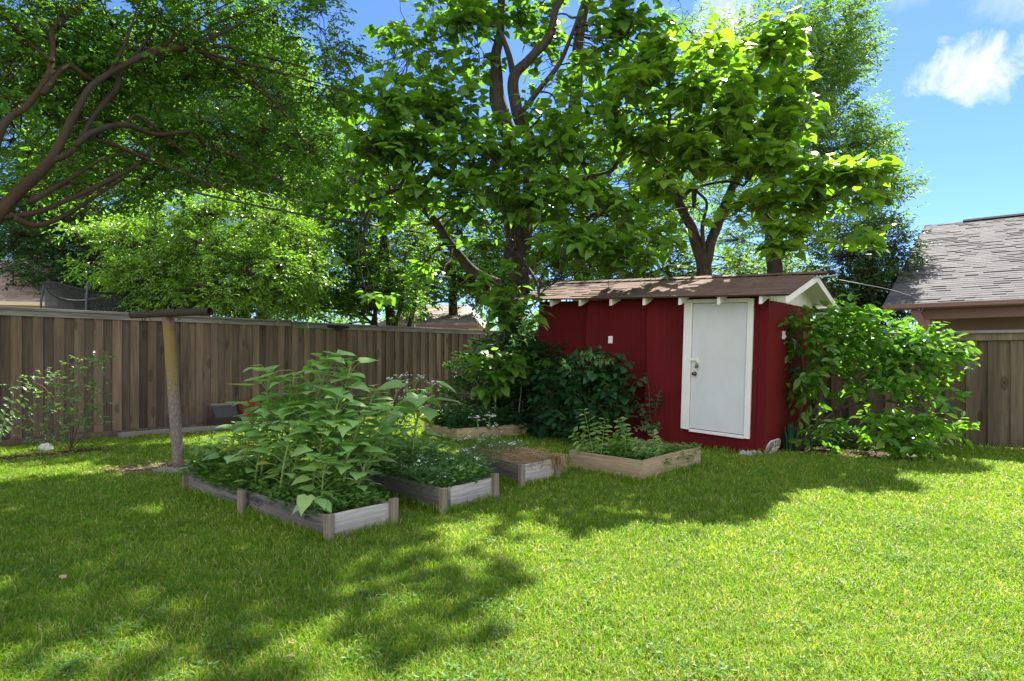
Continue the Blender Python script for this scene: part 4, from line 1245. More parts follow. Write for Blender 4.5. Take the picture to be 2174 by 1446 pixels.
def bed(label, A, Bp, Cp, h, woods, thick=.028, post=True, mid=False, gap=0.0, soil=.6, phi=.04):
    A, Bp, Cp = (np.asarray(x, float)[:2] for x in (A, Bp, Cp))
    D4 = Bp + Cp - A
    root = thing('raised_bed', label, 'planter bed', (A[0], A[1], 0))
    wl, we, wp = woods
    cen = (A + D4) / 2

    def plank(p, q, mat, s0=0.0, s1=None, dz=0.0, name='side_board'):
        v = q - p; L = np.linalg.norm(v); ang = math.atan2(v[1], v[0])
        s1 = L if s1 is None else s1
        nrm = np.array([-math.sin(ang), math.cos(ang)])
        inn = 1 if np.dot(cen - p, nrm) > 0 else -1
        b = MB()
        n = 9
        xs = np.linspace(s0, s1, n)
        bow = np.sin(np.linspace(0, np.pi, n)) * RNG.uniform(-.012, .012)
        tw = np.linspace(0, 1, n) * RNG.uniform(-.01, .01)
        V = []
        for x, bo, t in zip(xs, bow, tw):
            y0, y1 = sorted((0.0, inn * thick))
            for (y, z) in ((y0, -.01), (y1, -.01), (y1, h + dz + t + bo * .6), (y0, h + dz + t + bo * .6)):
                V.append((x, y + bo, z))
        q_ = [[4 * i + a, 4 * (i + 1) + a, 4 * (i + 1) + (a + 1) % 4, 4 * i + (a + 1) % 4] for i in range(n - 1) for a in range(4)]
        q_ = [f[::-1] for f in q_]
        b.addq(V, q_)
        b.addq(np.array(V)[[0, 1, 2, 3]], [[0, 1, 2, 3]]); b.addq(np.array(V)[[-4, -3, -2, -1]], [[3, 2, 1, 0]])
        o = b.build(name, mat, root)
        o.location = (p[0] - A[0], p[1] - A[1], 0); o.rotation_euler = (0, 0, ang)
        bm_ = o.modifiers.new('weld', 'WELD')
        bevel(o, .003, 2)
        return o
    plank(A, Cp, wl); plank(A, Bp, we, gap, None, 0, 'end_board')
    plank(Bp, D4, wl); plank(Cp, D4, we, name='end_board')
    u = unit(Bp - A); w = unit(Cp - A)
    ang = math.atan2(u[1], u[0])
    if post:
        ps = [(A, .0, -.004), (Bp, .02, .0), (Cp, .0, .0), (D4, 0, 0)]
        if mid: ps.append(((A + Cp) / 2 - u * .035, 0, 0))
        for c, dz, off in ps:
            b = MB()
            b.box((-.038, -.02, -.01), (.038, .02, h + .012 + dz), jit=.0015)
            o = b.build('corner_post', wp, root)
            out = unit(c - cen)
            q = c - A + out * .018
            o.location = (q[0], q[1], 0); o.rotation_euler = (0, 0, ang + (math.pi / 2 if mid and np.allclose(c, ps[-1][0]) else 0))
            bevel(o, .004)
    # soil
    b = MB()
    n = 14
    pts = []
    for i in range(n):
        for j in range(n):
            s, t = .02 + .96 * i / (n - 1), .02 + .96 * j / (n - 1)
            p = (Bp - A) * s + (Cp - A) * t
            pts.append((p[0], p[1], h * soil + RNG.normal(0, .012)))
    b.addq(pts, [[i * n + j, (i + 1) * n + j, (i + 1) * n + j + 1, i * n + j + 1] for i in range(n - 1) for j in range(n - 1)])
    b.build('soil', M['soil'], root, True)
    BEDS.append((A, Bp, Cp))
    return A, Bp, Cp, h * soil


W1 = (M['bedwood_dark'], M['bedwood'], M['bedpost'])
bed1 = bed('long weathered grey raised bed nearest the camera, crowded with tall sunflower plants', G(697, 1153), G(832, 1119), G(399, 1046), .205, W1, mid=True, gap=.05)
bed2 = bed('grey raised bed of white flowering herbs, second from the front, with an open corner', G(940, 1093), G(1048, 1062), G(700, 1013), .225, W1, gap=.10)
bed3 = bed('short grey raised bed full of dry straw, third from the front', G(1107, 1037), G(1180, 1020), G(985, 995), .245, W1)
W4 = (M['bednew'], M['bednew'], M['bednew'])
bed4 = bed('square brown raised bed in front of the shed door holding mixed seedlings', G(1365, 1028), G(1487, 992), G(1209, 1000), .25, W4, thick=.038, post=False, soil=.5)
g5a, g5b = G(970, 942), G(1117, 930)
v5 = unit(g5b - g5a)
bed5 = bed('brown raised bed at the back beside the dark bushes, with two catalpa saplings', g5a, g5b, g5a + np.array([-v5[1], v5[0], 0]) * 1.25, .23, W4, thick=.036, post=False)


def in_bed(bd, s, t, z=None):
    A, Bp, Cp, hs = bd
    p = A + (Bp - A) * s + (Cp - A) * t
    return np.array([p[0], p[1], hs if z is None else z])


# ------------------------------------------------------------------ plants
def bed_st(bd, X):
    A, Bp, Cp, hs = bd
    m = np.linalg.inv(np.stack([Bp - A, Cp - A], 1))
    return m @ (np.asarray(X)[:2] - A)


SF_G = 'sunflower plants in the front raised bed'


def sunflower(label, base, top, leaf=.2, n=22, group=None, start=.28, droop=.22, r=.011, buds=True, mat='sunflower'):
    n = int(n * 1.55); leaf *= .84
    base = np.asarray(base, float); top = np.asarray(top, float)
    H = top - base; hl = np.linalg.norm(H)
    root = thing('sunflower_plant', label, 'plant', tuple(base), 0, group)
    mid = H * .5 + np.r_[RNG.normal(0, .03, 2), 0] * hl
    S = spline([np.zeros(3), mid, H], 12)
    b = MB(); b.tubes(S, np.linspace(r, r * .55, 12), 7)
    lb = MB()
    k = np.arange(n); t = start + (1 - start) * ((k + RNG.uniform(0, .7, n)) / n) ** .72
    t = np.minimum(t, .995)
    idx = np.minimum((t * 11).astype(int), 10); fr = (t * 11 - idx)[:, None]
    nodes = S[idx] * (1 - fr) + S[idx + 1] * fr
    a = k * 2.39996 + RNG.normal(0, .3, n) + RNG.uniform(0, 6)
    up = .55 + .9 * t ** 2
    rad = np.stack([np.cos(a), np.sin(a), np.zeros(n)], 1)
    sz = leaf * (0.62 + .5 * np.sin(np.clip((t - start) / (1 - start), 0, 1) * 2.4 + .4)) * RNG.uniform(.8, 1.15, n)
    sz *= np.where(t > .93, .62, 1)
    pd = unit(rad + np.array([0, 0, 1.]) * up[:, None])
    pl = sz * RNG.uniform(.6, 1.25, n)
    tipp = nodes + pd * pl[:, None]
    midp = nodes + pd * pl[:, None] * .5 + np.array([0, 0, .012])
    b.tubes(np.stack([nodes, midp, tipp], 1), np.tile([r * .38, r * .3, r * .22], (n, 1)), 4, False)
    dd = rad + np.array([0, 0, 1.]) * (.32 - droop * RNG.uniform(.2, 2.2, n))[:, None]
    nr = np.array([0, 0, 1.]) + rad * .35 + RNG.normal(0, .18, (n, 3))
    lb.leaves(tipp, dd, nr, sz, SUNL)
    # young leaves at the growing tip
    m = 7
    a = np.arange(m) * 2.4; rad = np.stack([np.cos(a), np.sin(a), np.full(m, .9)], 1)
    lb.leaves(np.tile(H, (m, 1)), rad, np.array([0, 0, 1.]) - rad * .4, leaf * RNG.uniform(.2, .42, m), LANCE)
    b.build('stem', M['stem'], root, True)
    lb.build('foliage', M[mat], root, True)
    return root


# (px, py of top), bed coords s, t
SF = [((700, 762), .55, .46, .25, 26), ((745, 775), .70, .40, .22, 22), ((570, 795), .42, .62, .23, 22), ((625, 800), .55, .58, .20, 18), ((795, 835), .85, .34, .21, 20),
      ((838, 870), .93, .30, .18, 16), ((655, 852), .45, .44, .19, 18), ((600, 865), .28, .56, .19, 16), ((720, 850), .62, .32, .2, 18), ((770, 880), .80, .26, .2, 18),
      ((690, 905), .45, .28, .19, 16), ((820, 930), .95, .22, .18, 14), ((740, 940), .62, .18, .19, 14), ((640, 940), .30, .38, .18, 14), ((690, 985), .35, .16, .17, 12), ((775, 985), .75, .12, .16, 11), ((540, 880), .25, .70, .2, 14), ((520, 900), .6, .78, .18, 14), ((590, 845), .75, .66, .19, 16), ((560, 925), .15, .52, .17, 13), ((660, 825), .8, .55, .2, 18),
      ((765, 850), .9, .44, .19, 18), ((620, 905), .12, .34, .17, 13), ((500, 915), .35, .86, .16, 12)]
SFL = {0: 'tallest sunflower plant, rising highest above the front raised bed against the fence', 1: 'second tallest sunflower plant, at the right shoulder of the tallest one',
       2: 'left tall sunflower plant whose flat leafy top reaches toward the brick pile',
       4: 'right hand sunflower plant in the front bed leaning toward the second bed', 15: 'short sunflower plant at the near open corner of the front bed'}
for i, ((px, py), s, t, lf, n) in enumerate(SF):
    ba = in_bed(bed1, s, t)
    tp_ = P(px, py, ba[1] * RNG.uniform(.97, 1.02))
    sunflower(SFL.get(i, 'leafy sunflower plant crowded in among the others in the front raised bed'), ba, tp_, lf, n, SF_G, start=.22 if i < 12 else .15)
ba = in_bed(bed2, .45, .42); sunflower('broad sunflower plant with big drooping leaves rising from the herb bed', ba, P(897, 840, ba[1]), .30, 12, None, .3, .62, .014)
ba = in_bed(bed2, .25, .62); sunflower('smaller sunflower plant standing behind the broad drooping one in the herb bed', ba, P(860, 880, ba[1]), .19, 14, None, .3, .5, .010)
# leaf hanging over the near plank
ba = in_bed(bed1, .12, .10); sunflower('small sunflower plant hanging its leaves over the split near plank', ba, P(668, 1075, ba[1] * .97), .15, 7, None, .4, .9, .008)


def low_mass(name, label, bd, n, hmax, mat, size, kind='ovate', per=5, srange=(0.03, .97), trange=(.03, .97), flowers=0, parent=None, lean_=.45, stemmat='weed'):
    """crowd of small herbs in a bed: one mass nobody could count"""
    s = RNG.uniform(*srange, n); t = RNG.uniform(*trange, n)
    A, Bp, Cp, hs = bd
    xy = A + (Bp - A) * s[:, None] + (Cp - A) * t[:, None]
    base = np.c_[xy, np.full(n, hs)]
    hv = hmax * (.45 + .55 * np.array([.5 + .5 * noise.noise(Vector((x * 3, y * 3, 1.3))) for x, y in xy])) * RNG.uniform(.5, 1.1, n)
    top = base + np.c_[RNG.normal(0, lean_, (n, 2)) * hv[:, None], hv]
    root = bpy.data.objects.new(name, None); link(root); root.location = (A[0], A[1], 0)
    tag(root, label, 'weeds', kind='stuff')
    o3 = np.array([A[0], A[1], 0])
    sb = MB(); sb.tubes(np.stack([base, (base + top) / 2 + RNG.normal(0, .02, (n, 3)), top], 1) - o3, np.tile([.0018, .0015, .001], (n, 1)), 3, False)
    lb = MB()
    for k in range(per):
        f = RNG.uniform(.15, 1.0, n)[:, None]
        p = base + (top - base) * f
        a = RNG.uniform(0, 2 * np.pi, n)
        rad = np.stack([np.cos(a), np.sin(a), RNG.uniform(-.2, .6, n)], 1)
        lb.leaves(p + rad * size * .3 - o3, rad, np.array([0, 0, 1.]) + RNG.normal(0, .3, (n, 3)), size * RNG.uniform(.5, 1.2, n), OVATE if kind == 'ovate' else LANCE)
    sb.build('stalk_mass', M[stemmat], root); lb.build('foliage', M[mat], root)
    if flowers:
        j = RNG.choice(n, flowers, replace=False)
        fb = MB()
        for q in j:
            m = RNG.integers(5, 10)
            c = top[q] + np.array([0, 0, .03]) + RNG.normal(0, .02, (m, 3)) * [1, 1, .4]
            fb.leaves(np.repeat(c, 2, 0) - o3, rnd_dir(2 * m) * [1, 1, .3], np.tile([0, 0, 1.], (2 * m, 1)) + RNG.normal(0, .3, (2 * m, 3)), np.full(2 * m, .012), ROUND)
        fb.build('flower_mass', M['petal'], root)
    return root


low_mass('weeds', 'tangle of low green weeds filling the front raised bed under the sunflowers', bed1, 800, .26, 'weed', .06, per=9)
low_mass('weeds', 'feathery weeds and seedlings at the far left end of the front raised bed', bed1, 380, .36, 'weed', .085, 'ovate', 9, trange=(.55, .99))
low_mass('weeds', 'tall broad leaved green weeds crowding the back half of the herb bed', bed2, 160, .62, 'sunflower', .085, 'ovate', 8, trange=(.35, .99))
low_mass('herbs', 'white flowering cilantro filling the second raised bed', bed2, 1500, .36, 'herb', .055, 'lance', 12, flowers=70)
low_mass('weeds', 'thin green weeds and dead stems at the back of the straw bed', bed3, 300, .30, 'herb', .04, 'lance', 6, trange=(.45, 1), flowers=30)
low_mass('weeds', 'fine green seedlings along the back of the square brown bed', bed4, 420, .19, 'weed', .07, 'ovate', 8, srange=(.25, .97))
low_mass('weeds', 'dark low weeds in the back raised bed below the saplings', bed5, 420, .50, 'redbud', .10, 'ovate', 9)


def straw():
    n = 900
    A, Bp, Cp, hs = bed3
    b = MB()
    s = RNG.uniform(0, 1.05, n); t = RNG.uniform(-.02, .75, n)
    xy = A + (Bp - A) * s[:, None] + (Cp - A) * t[:, None]
    c = np.c_[xy, hs + .04 + RNG.uniform(0, .10, n)]
    d = rnd_dir(n) * [1, 1, .28]; L = RNG.uniform(.05, .20, n)[:, None]
    bend = RNG.normal(0, .03, (n, 3))
    pts = np.stack([c - d * L, c + bend, c + d * L], 1)
    # strands hanging over the end corner
    m = 130
    q = Bp + RNG.normal(0, .035, (m, 2)); q3 = np.c_[q, np.full(m, .27)]
    o = np.c_[RNG.uniform(-.02, .10, m), RNG.uniform(-.10, .02, m), np.zeros(m)]
    hang = np.stack([q3 - o * .6, q3 + o * .6 + [0, 0, .02], q3 + o * 1.1 - np.c_[np.zeros((m, 2)), RNG.uniform(.05, .17, m)]], 1)
    o3 = np.array([A[0], A[1], 0])
    b.tubes(np.concatenate([pts, hang]) - o3, np.tile([.0022, .0025, .0015], (n + m, 1)), 3, False)
    ob = b.build('straw', M['straw']); ob.location = o3
    tag(ob, 'dry tangled straw spilling over the short grey bed', 'straw', kind='stuff')


straw()


def stem_plant(name, label, base, tops, leaf, mat, n=14, shape=OVATE, cat='plant', r=.006, bark='stem', group=None, start=.2, up=.35, dist=True, pet=.25, dr=.2):
    """a plant of separate stems with paired leaves; tops are world points (or paths)"""
    base = np.asarray(base, float)
    root = thing(name, label, cat, tuple(base), 0, group)
    b = MB(); lb = MB()
    for tp in tops:
        tp = [np.asarray(q, float) - base for q in (tp if isinstance(tp, list) else [tp])]
        st = np.r_[RNG.normal(0, .03, 2), 0]
        if len(tp) == 1: tp = [tp[0] * .5 + RNG.normal(0, .04, 3) * np.linalg.norm(tp[0]), tp[0]]
        S = spline([st] + tp, 14)
        b.tubes(S, np.linspace(r, r * .35, 14), 5)
        hl = np.linalg.norm(np.diff(S, axis=0), axis=1).sum()
        m = n
        t = np.linspace(start, .99, m)
        i = np.minimum((t * 13).astype(int), 12); f = (t * 13 - i)[:, None]
        p = S[i] * (1 - f) + S[i + 1] * f
        tang = unit(S[i + 1] - S[i])
        for sd in ((1, -1) if dist else (1,)):
            side = unit(np.cross(tang, RNG.normal(0, .25, (m, 3)) + np.array([0, -1., .3]))) * sd
            if not dist:
                a = np.arange(m) * 2.4; side = np.stack([np.cos(a), np.sin(a), np.zeros(m)], 1)
            d = side + tang * up + np.array([0, 0, -dr]) + RNG.normal(0, .2, (m, 3))
            s = leaf * RNG.uniform(.65, 1.15, m) * (1 - .45 * np.clip((t - .8) / .2, 0, 1))
            q = p + unit(d + [0, 0, .5]) * (s * pet)[:, None]
            lb.leaves(q, d, np.array([0, 0, 1.]) + np.array([0, -.4, 0]) + RNG.normal(0, .25, (m, 3)), s, shape)
            if pet > .15: b.tubes(np.stack([p, q], 1), np.tile([r * .3, r * .22], (m, 1)), 3, False)
    b.build('stem', M[bark], root, True)
    lb.build('foliage', M[mat], root, shape is not OVATE)
    return root


# seedlings in the square bed
ba = in_bed(bed4, .12, .72)
stem_plant('leafy_shoot', 'upright leafy shoot with paired round leaves at the left corner of the square bed', ba, [P(1240, 870, ba[1]), P(1285, 890, ba[1] * 1.01), P(1215, 912, ba[1])], .115, 'bright', 11, OVATE, pet=.1)
ba = in_bed(bed4, .42, .62)
stem_plant('leafy_shoot', 'yellow green leafy shoot in the middle of the square bed', ba, [P(1315, 888, ba[1]), P(1300, 925, ba[1]), P(1330, 910, ba[1])], .12, 'bright', 10, OVATE, pet=.1)
ba = in_bed(bed4, .48, .25)
stem_plant('mint_plant', 'pale sunlit bushy plant in the near half of the square bed', ba, [P(1385, 915, ba[1] * 1.02), P(1345, 935, ba[1]), P(1410, 940, ba[1] * 1.02), P(1360, 955, ba[1] * .99), P(1395, 962, ba[1] * .98)], .095, 'palemint', 11, OVATE, pet=.12)
# catalpa saplings in the back bed
def shrub(name, label, base, stems, blobs, leaf, size, per, kind, n_r=.02, bark='twig', gap=(.3, -.3), cat='shrub', group=None, up=.3, outv=None, tw=.005, bias=.45, sp=.3):
    bx = [(None, np.r_[0, 0], 0, 0)]
    limbs = []
    for S in stems:
        limbs.append([(*q, n_r * (1 - .75 * i / max(1, len(S) - 1))) for i, q in enumerate(S)])
    return make_tree(name, label, limbs, blobs, leaf, kind, size, per, bark, gap, group, 0, up, tw, cat, 5, bias, outv, 'foliage', 1, sp)


def gd(px, py): return (px, py, FPX * CAMH / (py - HY))


# right hand shrub
gx = gd(1690, 958)
shrub('leafy_shrub', 'sprawling glossy leaved shrub between the shed side and the right fence', None,
  [[gx, (1725, 915, 9.3), (1775, 870, 9.2), (1830, 815, 9.1), (1870, 760, 9.1), (1930, 730, 9.1)], [gx, (1715, 905, 9.4), (1735, 850, 9.4), (1745, 790, 9.4), (1770, 720, 9.4)], [gx, (1700, 880, 9.4), (1708, 800, 9.4), (1700, 740, 9.4)],
   [gx, (1760, 920, 9.1), (1830, 895, 9.0), (1900, 890, 8.9), (1980, 900, 8.8), (2050, 912, 8.7)], [(1830, 815, 9.1), (1880, 790, 9.1), (1960, 760, 9.0), (2030, 745, 8.9)], [(1770, 870, 9.2), (1850, 850, 9.0), (1920, 860, 8.9), (1970, 880, 8.8)], [(1830, 895, 9.0), (1900, 930, 8.7), (1960, 950, 8.5)]],
  [(1717, 690, 9.4, 38, 18, .25, 15), (1762, 680, 9.4, 45, 20, .3, 22), (1812, 692, 9.3, 45, 20, .3, 23), (1857, 715, 9.2, 45, 18, .3, 22), (1757, 735, 9.4, 50, 28, .3, 28), (1822, 745, 9.2, 50, 26, .3, 25), (1882, 745, 9.1, 32, 20, .25, 11),
   (1912, 728, 9.05, 36, 16, .25, 15), (1957, 730, 9, 40, 18, .25, 20), (1997, 748, 8.9, 28, 16, .2, 13), (1932, 768, 9, 50, 20, .3, 23), (1982, 790, 8.9, 32, 20, .25, 11), (1957, 825, 8.9, 40, 18, .25, 11), (1897, 800, 9, 40, 26, .3, 12), (1972, 850, 8.9, 24, 10, .2, 4),
   (1712, 790, 9.4, 34, 32, .3, 11), (1767, 795, 9.3, 45, 32, .3, 14), (1842, 800, 9.1, 45, 30, .3, 13), (1732, 840, 9.4, 35, 25, .3, 7), (1892, 845, 9, 35, 16, .25, 6), (1682, 790, 9.5, 16, 36, .2, 6), (1672, 700, 9.5, 22, 12, .2, 5), (1692, 735, 9.5, 18, 18, .2, 5),
   (1822, 895, 9, 40, 14, .25, 7), (1877, 890, 8.9, 45, 12, .25, 12), (1922, 898, 8.8, 45, 14, .25, 14), (1982, 905, 8.7, 40, 10, .2, 11), (2022, 913, 8.65, 16, 6, .15, 3), (1912, 940, 8.6, 36, 16, .2, 11), (1947, 955, 8.5, 24, 10, .2, 6), (1762, 900, 9.3, 34, 24, .3, 6), (1862, 925, 8.8, 34, 10, .2, 4), (1722, 930, 9.4, 30, 12, .2, 3)],
  'shrub', .16, 7, 'ovate', .028, 'bark_catalpa', (.25, -.2), outv=(.22, -.12, -.25), tw=.005, bias=.6)
gx = gd(1770, 950)
shrub('ground_plant', 'low dark leafy plant under the glossy shrub by the right fence', None, [[gx, (1760, 915, 9.8), (1750, 890, 9.8)], [gx, (1810, 930, 9.7), (1840, 915, 9.6)]],
  [(1740, 920, 9.7, 40, 25, .3, 34), (1790, 930, 9.6, 45, 20, .3, 36), (1840, 935, 9.4, 40, 16, .3, 24)], 'nandina', .09, 6, 'ovate', .01, cat='plant')
# dark bushes at the foot of the big catalpa and along the shed
gx = gd(1050, 930)
shrub('catalpa_sapling', 'catalpa sapling with stacked heart shaped leaves on the left in the back bed', None, [[gx, (1052, 850, gx[2]), (1050, 790, gx[2]), (1045, 755, gx[2])], [(1051, 800, gx[2]), (1020, 790, gx[2])], [(1051, 800, gx[2]), (1085, 775, gx[2])]],
  [(1050, 770, gx[2], 45, 18, .22, 9), (1025, 795, gx[2], 35, 22, .22, 8), (1065, 810, gx[2], 45, 22, .22, 9), (1090, 785, gx[2], 25, 20, .2, 5), (1035, 830, gx[2] + .2, 50, 20, .25, 7)],
  'catalpa', .205, 6, 'whorl', .014, 'palewood', (.3, -.6), up=.6, tw=.005)
gx = gd(1098, 927)
shrub('catalpa_sapling', 'thin catalpa sapling leaning right in the back bed', None, [[gx, (1104, 850, gx[2]), (1110, 800, gx[2]), (1118, 770, gx[2])], [(1108, 800, gx[2]), (1140, 780, gx[2])]],
  [(1120, 775, gx[2], 32, 16, .2, 6), (1148, 785, gx[2], 28, 16, .2, 5), (1112, 815, gx[2], 28, 14, .2, 4)],
  'catalpa', .19, 6, 'whorl', .012, 'palewood', (.3, -.6), up=.6, tw=.005)
gx = gd(1130, 915)
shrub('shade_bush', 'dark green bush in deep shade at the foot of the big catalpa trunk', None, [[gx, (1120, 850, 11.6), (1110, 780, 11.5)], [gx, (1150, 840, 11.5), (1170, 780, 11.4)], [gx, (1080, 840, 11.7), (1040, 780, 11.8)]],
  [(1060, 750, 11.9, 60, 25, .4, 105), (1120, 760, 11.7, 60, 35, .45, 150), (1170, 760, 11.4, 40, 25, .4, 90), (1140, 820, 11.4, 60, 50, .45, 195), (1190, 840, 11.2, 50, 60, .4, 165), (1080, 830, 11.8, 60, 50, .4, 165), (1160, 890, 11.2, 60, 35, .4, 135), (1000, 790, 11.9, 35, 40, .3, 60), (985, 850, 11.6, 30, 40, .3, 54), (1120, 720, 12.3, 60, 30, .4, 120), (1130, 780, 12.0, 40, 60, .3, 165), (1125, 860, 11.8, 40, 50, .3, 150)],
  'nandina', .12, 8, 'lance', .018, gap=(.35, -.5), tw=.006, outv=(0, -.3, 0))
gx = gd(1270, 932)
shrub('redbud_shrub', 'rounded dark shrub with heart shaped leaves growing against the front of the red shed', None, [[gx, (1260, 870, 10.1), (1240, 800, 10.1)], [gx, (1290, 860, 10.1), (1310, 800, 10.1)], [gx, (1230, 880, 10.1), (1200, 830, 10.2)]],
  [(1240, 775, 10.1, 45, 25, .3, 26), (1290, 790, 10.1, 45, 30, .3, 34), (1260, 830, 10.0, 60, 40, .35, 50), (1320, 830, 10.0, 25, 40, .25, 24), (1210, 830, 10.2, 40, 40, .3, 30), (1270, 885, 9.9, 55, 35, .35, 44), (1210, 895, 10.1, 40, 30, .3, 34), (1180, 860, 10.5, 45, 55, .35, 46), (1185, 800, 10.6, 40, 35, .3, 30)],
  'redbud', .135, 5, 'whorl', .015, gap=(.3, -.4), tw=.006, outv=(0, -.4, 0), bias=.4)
gx = gd(1215, 935)
stem_plant('leafy_shoot', 'compound leaved stems catching a spot of sun on top of the redbud shrub', P(*gx), [[P(1235, 850, 10.0), P(1225, 770, 9.9), P(1262, 756, 9.6)], [P(1230, 840, 10.0), P(1210, 780, 9.9), P(1195, 772, 9.6)], [P(1250, 840, 10), P(1255, 770, 9.9), P(1300, 765, 9.7)]], .12, 'herb', 11, OVATE, start=.55, pet=.1)
gx = gd(1388, 940)
stem_plant('vine', 'thin woody vine climbing the red shed wall left of the door', P(*gx), [[P(1380, 880, 9.9), P(1378, 830, 9.9), P(1372, 792, 9.85)], [P(1392, 870, 9.9), P(1400, 830, 9.85)], [P(1370, 890, 9.9), P(1352, 850, 9.85)]], .07, 'redbud', 8, ROUND, bark='twig', start=.35, pet=.3)
gx = gd(1395, 938)
stem_plant('vine', 'short creeping vine with round leaves at the foot of the red wall', P(*gx), [[P(1375, 905, 9.8), P(1350, 912, 9.6)], [P(1385, 905, 9.8), P(1400, 912, 9.5)]], .085, 'redbud', 6, ROUND, start=.2, pet=.3)
# plants along the left fence
gx = gd(150, 955)
shrub('rose_bush', 'straggly rose bush with speckled sunlight in front of the left fence', None,
  [[gx, (150, 880, 9.2), (160, 800, 9.2), (165, 758, 9.2)], [gx, (180, 860, 9.2), (200, 790, 9.2)], [gx, (120, 890, 9.2), (100, 830, 9.3), (70, 810, 9.3)], [gx, (200, 900, 9.1), (225, 850, 9.1)], [gx, (90, 920, 9.2), (60, 880, 9.2)], [gx, (155, 900, 9.0), (140, 840, 9.0)]],
  [(175, 775, 9.2, 40, 22, .25, 20), (210, 765, 9.2, 32, 10, .2, 9), (115, 810, 9.3, 50, 22, .25, 26), (130, 850, 9.2, 55, 30, .3, 36), (190, 840, 9.2, 38, 40, .25, 24), (90, 880, 9.2, 50, 30, .25, 26), (200, 890, 9.1, 35, 35, .25, 18), (140, 910, 9.0, 60, 25, .25, 26), (90, 930, 9.0, 45, 18, .2, 16), (50, 820, 9.3, 30, 20, .2, 8)],
  'rose', .052, 6, 'ovate', .008, gap=(.2, -.15), tw=.003)
gx = gd(-20, 968)
stem_plant('leafy_shoot', 'leafy spray entering at the left edge before the fence', P(*gx), [P(40, 808, 8.6), P(70, 800, 8.6), P(20, 850, 8.6), P(30, 880, 8.4), P(-40, 820, 8.6)], .085, 'rose', 12, OVATE, bark='twig', pet=.1)
gx = gd(430, 985)
stem_plant('leafy_weed', 'sunlit pale leafy weed between the rusty pole and the front bed', P(*gx), [P(425, 930, 7.9), P(450, 915, 7.9), P(440, 950, 7.7), P(470, 935, 7.8), P(410, 955, 7.8)], .085, 'palemint', 8, OVATE, pet=.12)
# cow parsley behind the beds
def umbel_plant(label, base, tops):
    base = np.asarray(base, float)
    root = thing('umbel_flower', label, 'plant', tuple(base))
    sb, lb = MB(), MB()
    for t in tops:
        fb = MB()
        t = np.asarray(t) - base
        S = spline([np.zeros(3), t * .5 + RNG.normal(0, .04, 3), t * .85, t], 8)
        sb.tubes(S, np.linspace(.004, .002, 8), 4, False)
        m = 9
        c = t + np.c_[RNG.normal(0, .05, (m, 2)), RNG.uniform(.0, .05, m)]
        sb.tubes(np.stack([np.tile(t * .95, (m, 1)), c], 1), np.tile([.0015, .001], (m, 1)), 3, False)
        for q in c:
            k = 6
            fb.leaves(q + RNG.normal(0, .009, (k, 3)) * [1, 1, .4], rnd_dir(k) * [1, 1, .2], np.tile([0, 0, 1.], (k, 1)) + RNG.normal(0, .3, (k, 3)), np.full(k, .015), ROUND)
        fb.build('flower_head', M['petal'], root)
        k = 14
        f = RNG.uniform(.15, .8, k)[:, None]
        lb.leaves(t * f, rnd_dir(k) + [0, 0, .3], np.tile([0, 0, 1.], (k, 1)) + RNG.normal(0, .4, (k, 3)), RNG.uniform(.04, .08, k), LANCE)
    sb.build('stem', M['stem'], root); lb.build('foliage', M['herb'], root)


bb = in_bed(bed2, .7, .9)
umbel_plant('tall white umbel flowers standing behind the herb bed before the fence', bb, [P(830, 808, bb[1] * 1.02), P(850, 800, bb[1]), P(868, 812, bb[1] * 1.02), P(890, 803, bb[1]), P(845, 825, bb[1]), P(915, 815, bb[1] * 1.03), P(820, 825, bb[1]), P(875, 830, bb[1]), P(905, 840, bb[1]), P(860, 850, bb[1])])
bb = in_bed(bed3, .3, .8)
umbel_plant('pair of white umbel flower stalks leaning right above the straw bed', bb, [P(1012, 892, bb[1]), P(1040, 885, bb[1]), P(1050, 905, bb[1])])


def strap_clump(name, label, c, n, h, spread, mat, cat='plant'):
    root = thing(name, label, cat, tuple(c))
    lb = MB()
    for _ in range(n):
        a = RNG.uniform(0, 2 * np.pi); r = RNG.uniform(0, .12)
        p = np.array([r * math.cos(a), r * math.sin(a), 0]); hh = h * RNG.uniform(.6, 1.1)
        out = np.array([math.cos(a), math.sin(a), 0]) * spread * RNG.uniform(.2, 1.2)
        w = np.array([-math.sin(a), math.cos(a), 0]) * .014
        V = []
        for t in np.linspace(0, 1, 6):
            q = p + out * t ** 1.7 + np.array([0, 0, hh * (t - .22 * t ** 3)])
            ww = w * (1 - t ** 2.5) + w * .05
            V += [q - ww, q + ww]
        lb.addq(V, [[2 * i, 2 * i + 1, 2 * i + 3, 2 * i + 2] for i in range(5)])
    lb.build('foliage', M[mat], root)


strap_clump('iris_clump', 'clump of blue green sword leaves beside the shed corner', G(1678, 955), 46, .50, .20, 'iris')
strap_clump('iris_clump', 'drooping strap leaved clump in the shade below the redbud shrub', G(1245, 938), 26, .34, .28, 'iris')
strap_clump('iris_clump', 'strap leaved clump in deep shade beside the end of the back raised bed', G(1150, 934), 22, .36, .26, 'iris')

# ------------------------------------------------------------------ small things
def rock_obj(name, label, c, r, mat, cat, flat=.7):
    import bmesh
    bm = bmesh.new(); bmesh.ops.create_icosphere(bm, subdivisions=3, radius=1)
    for v in bm.verts:
        k = 1 + .35 * noise.noise(v.co * 1.3 + Vector((5, 2, 1))) + .2 * noise.noise(v.co * 3.1)
        v.co = Vector((v.co.x * r[0], v.co.y * r[1], max(v.co.z, -.5) * r[2])) * k
    me = bpy.data.meshes.new(name); bm.to_mesh(me); bm.free(); me.materials.append(mat)
    o = bpy.data.objects.new(name, me); link(o); o.location = (c[0], c[1], r[2] * .45)
    tag(o, label, cat)


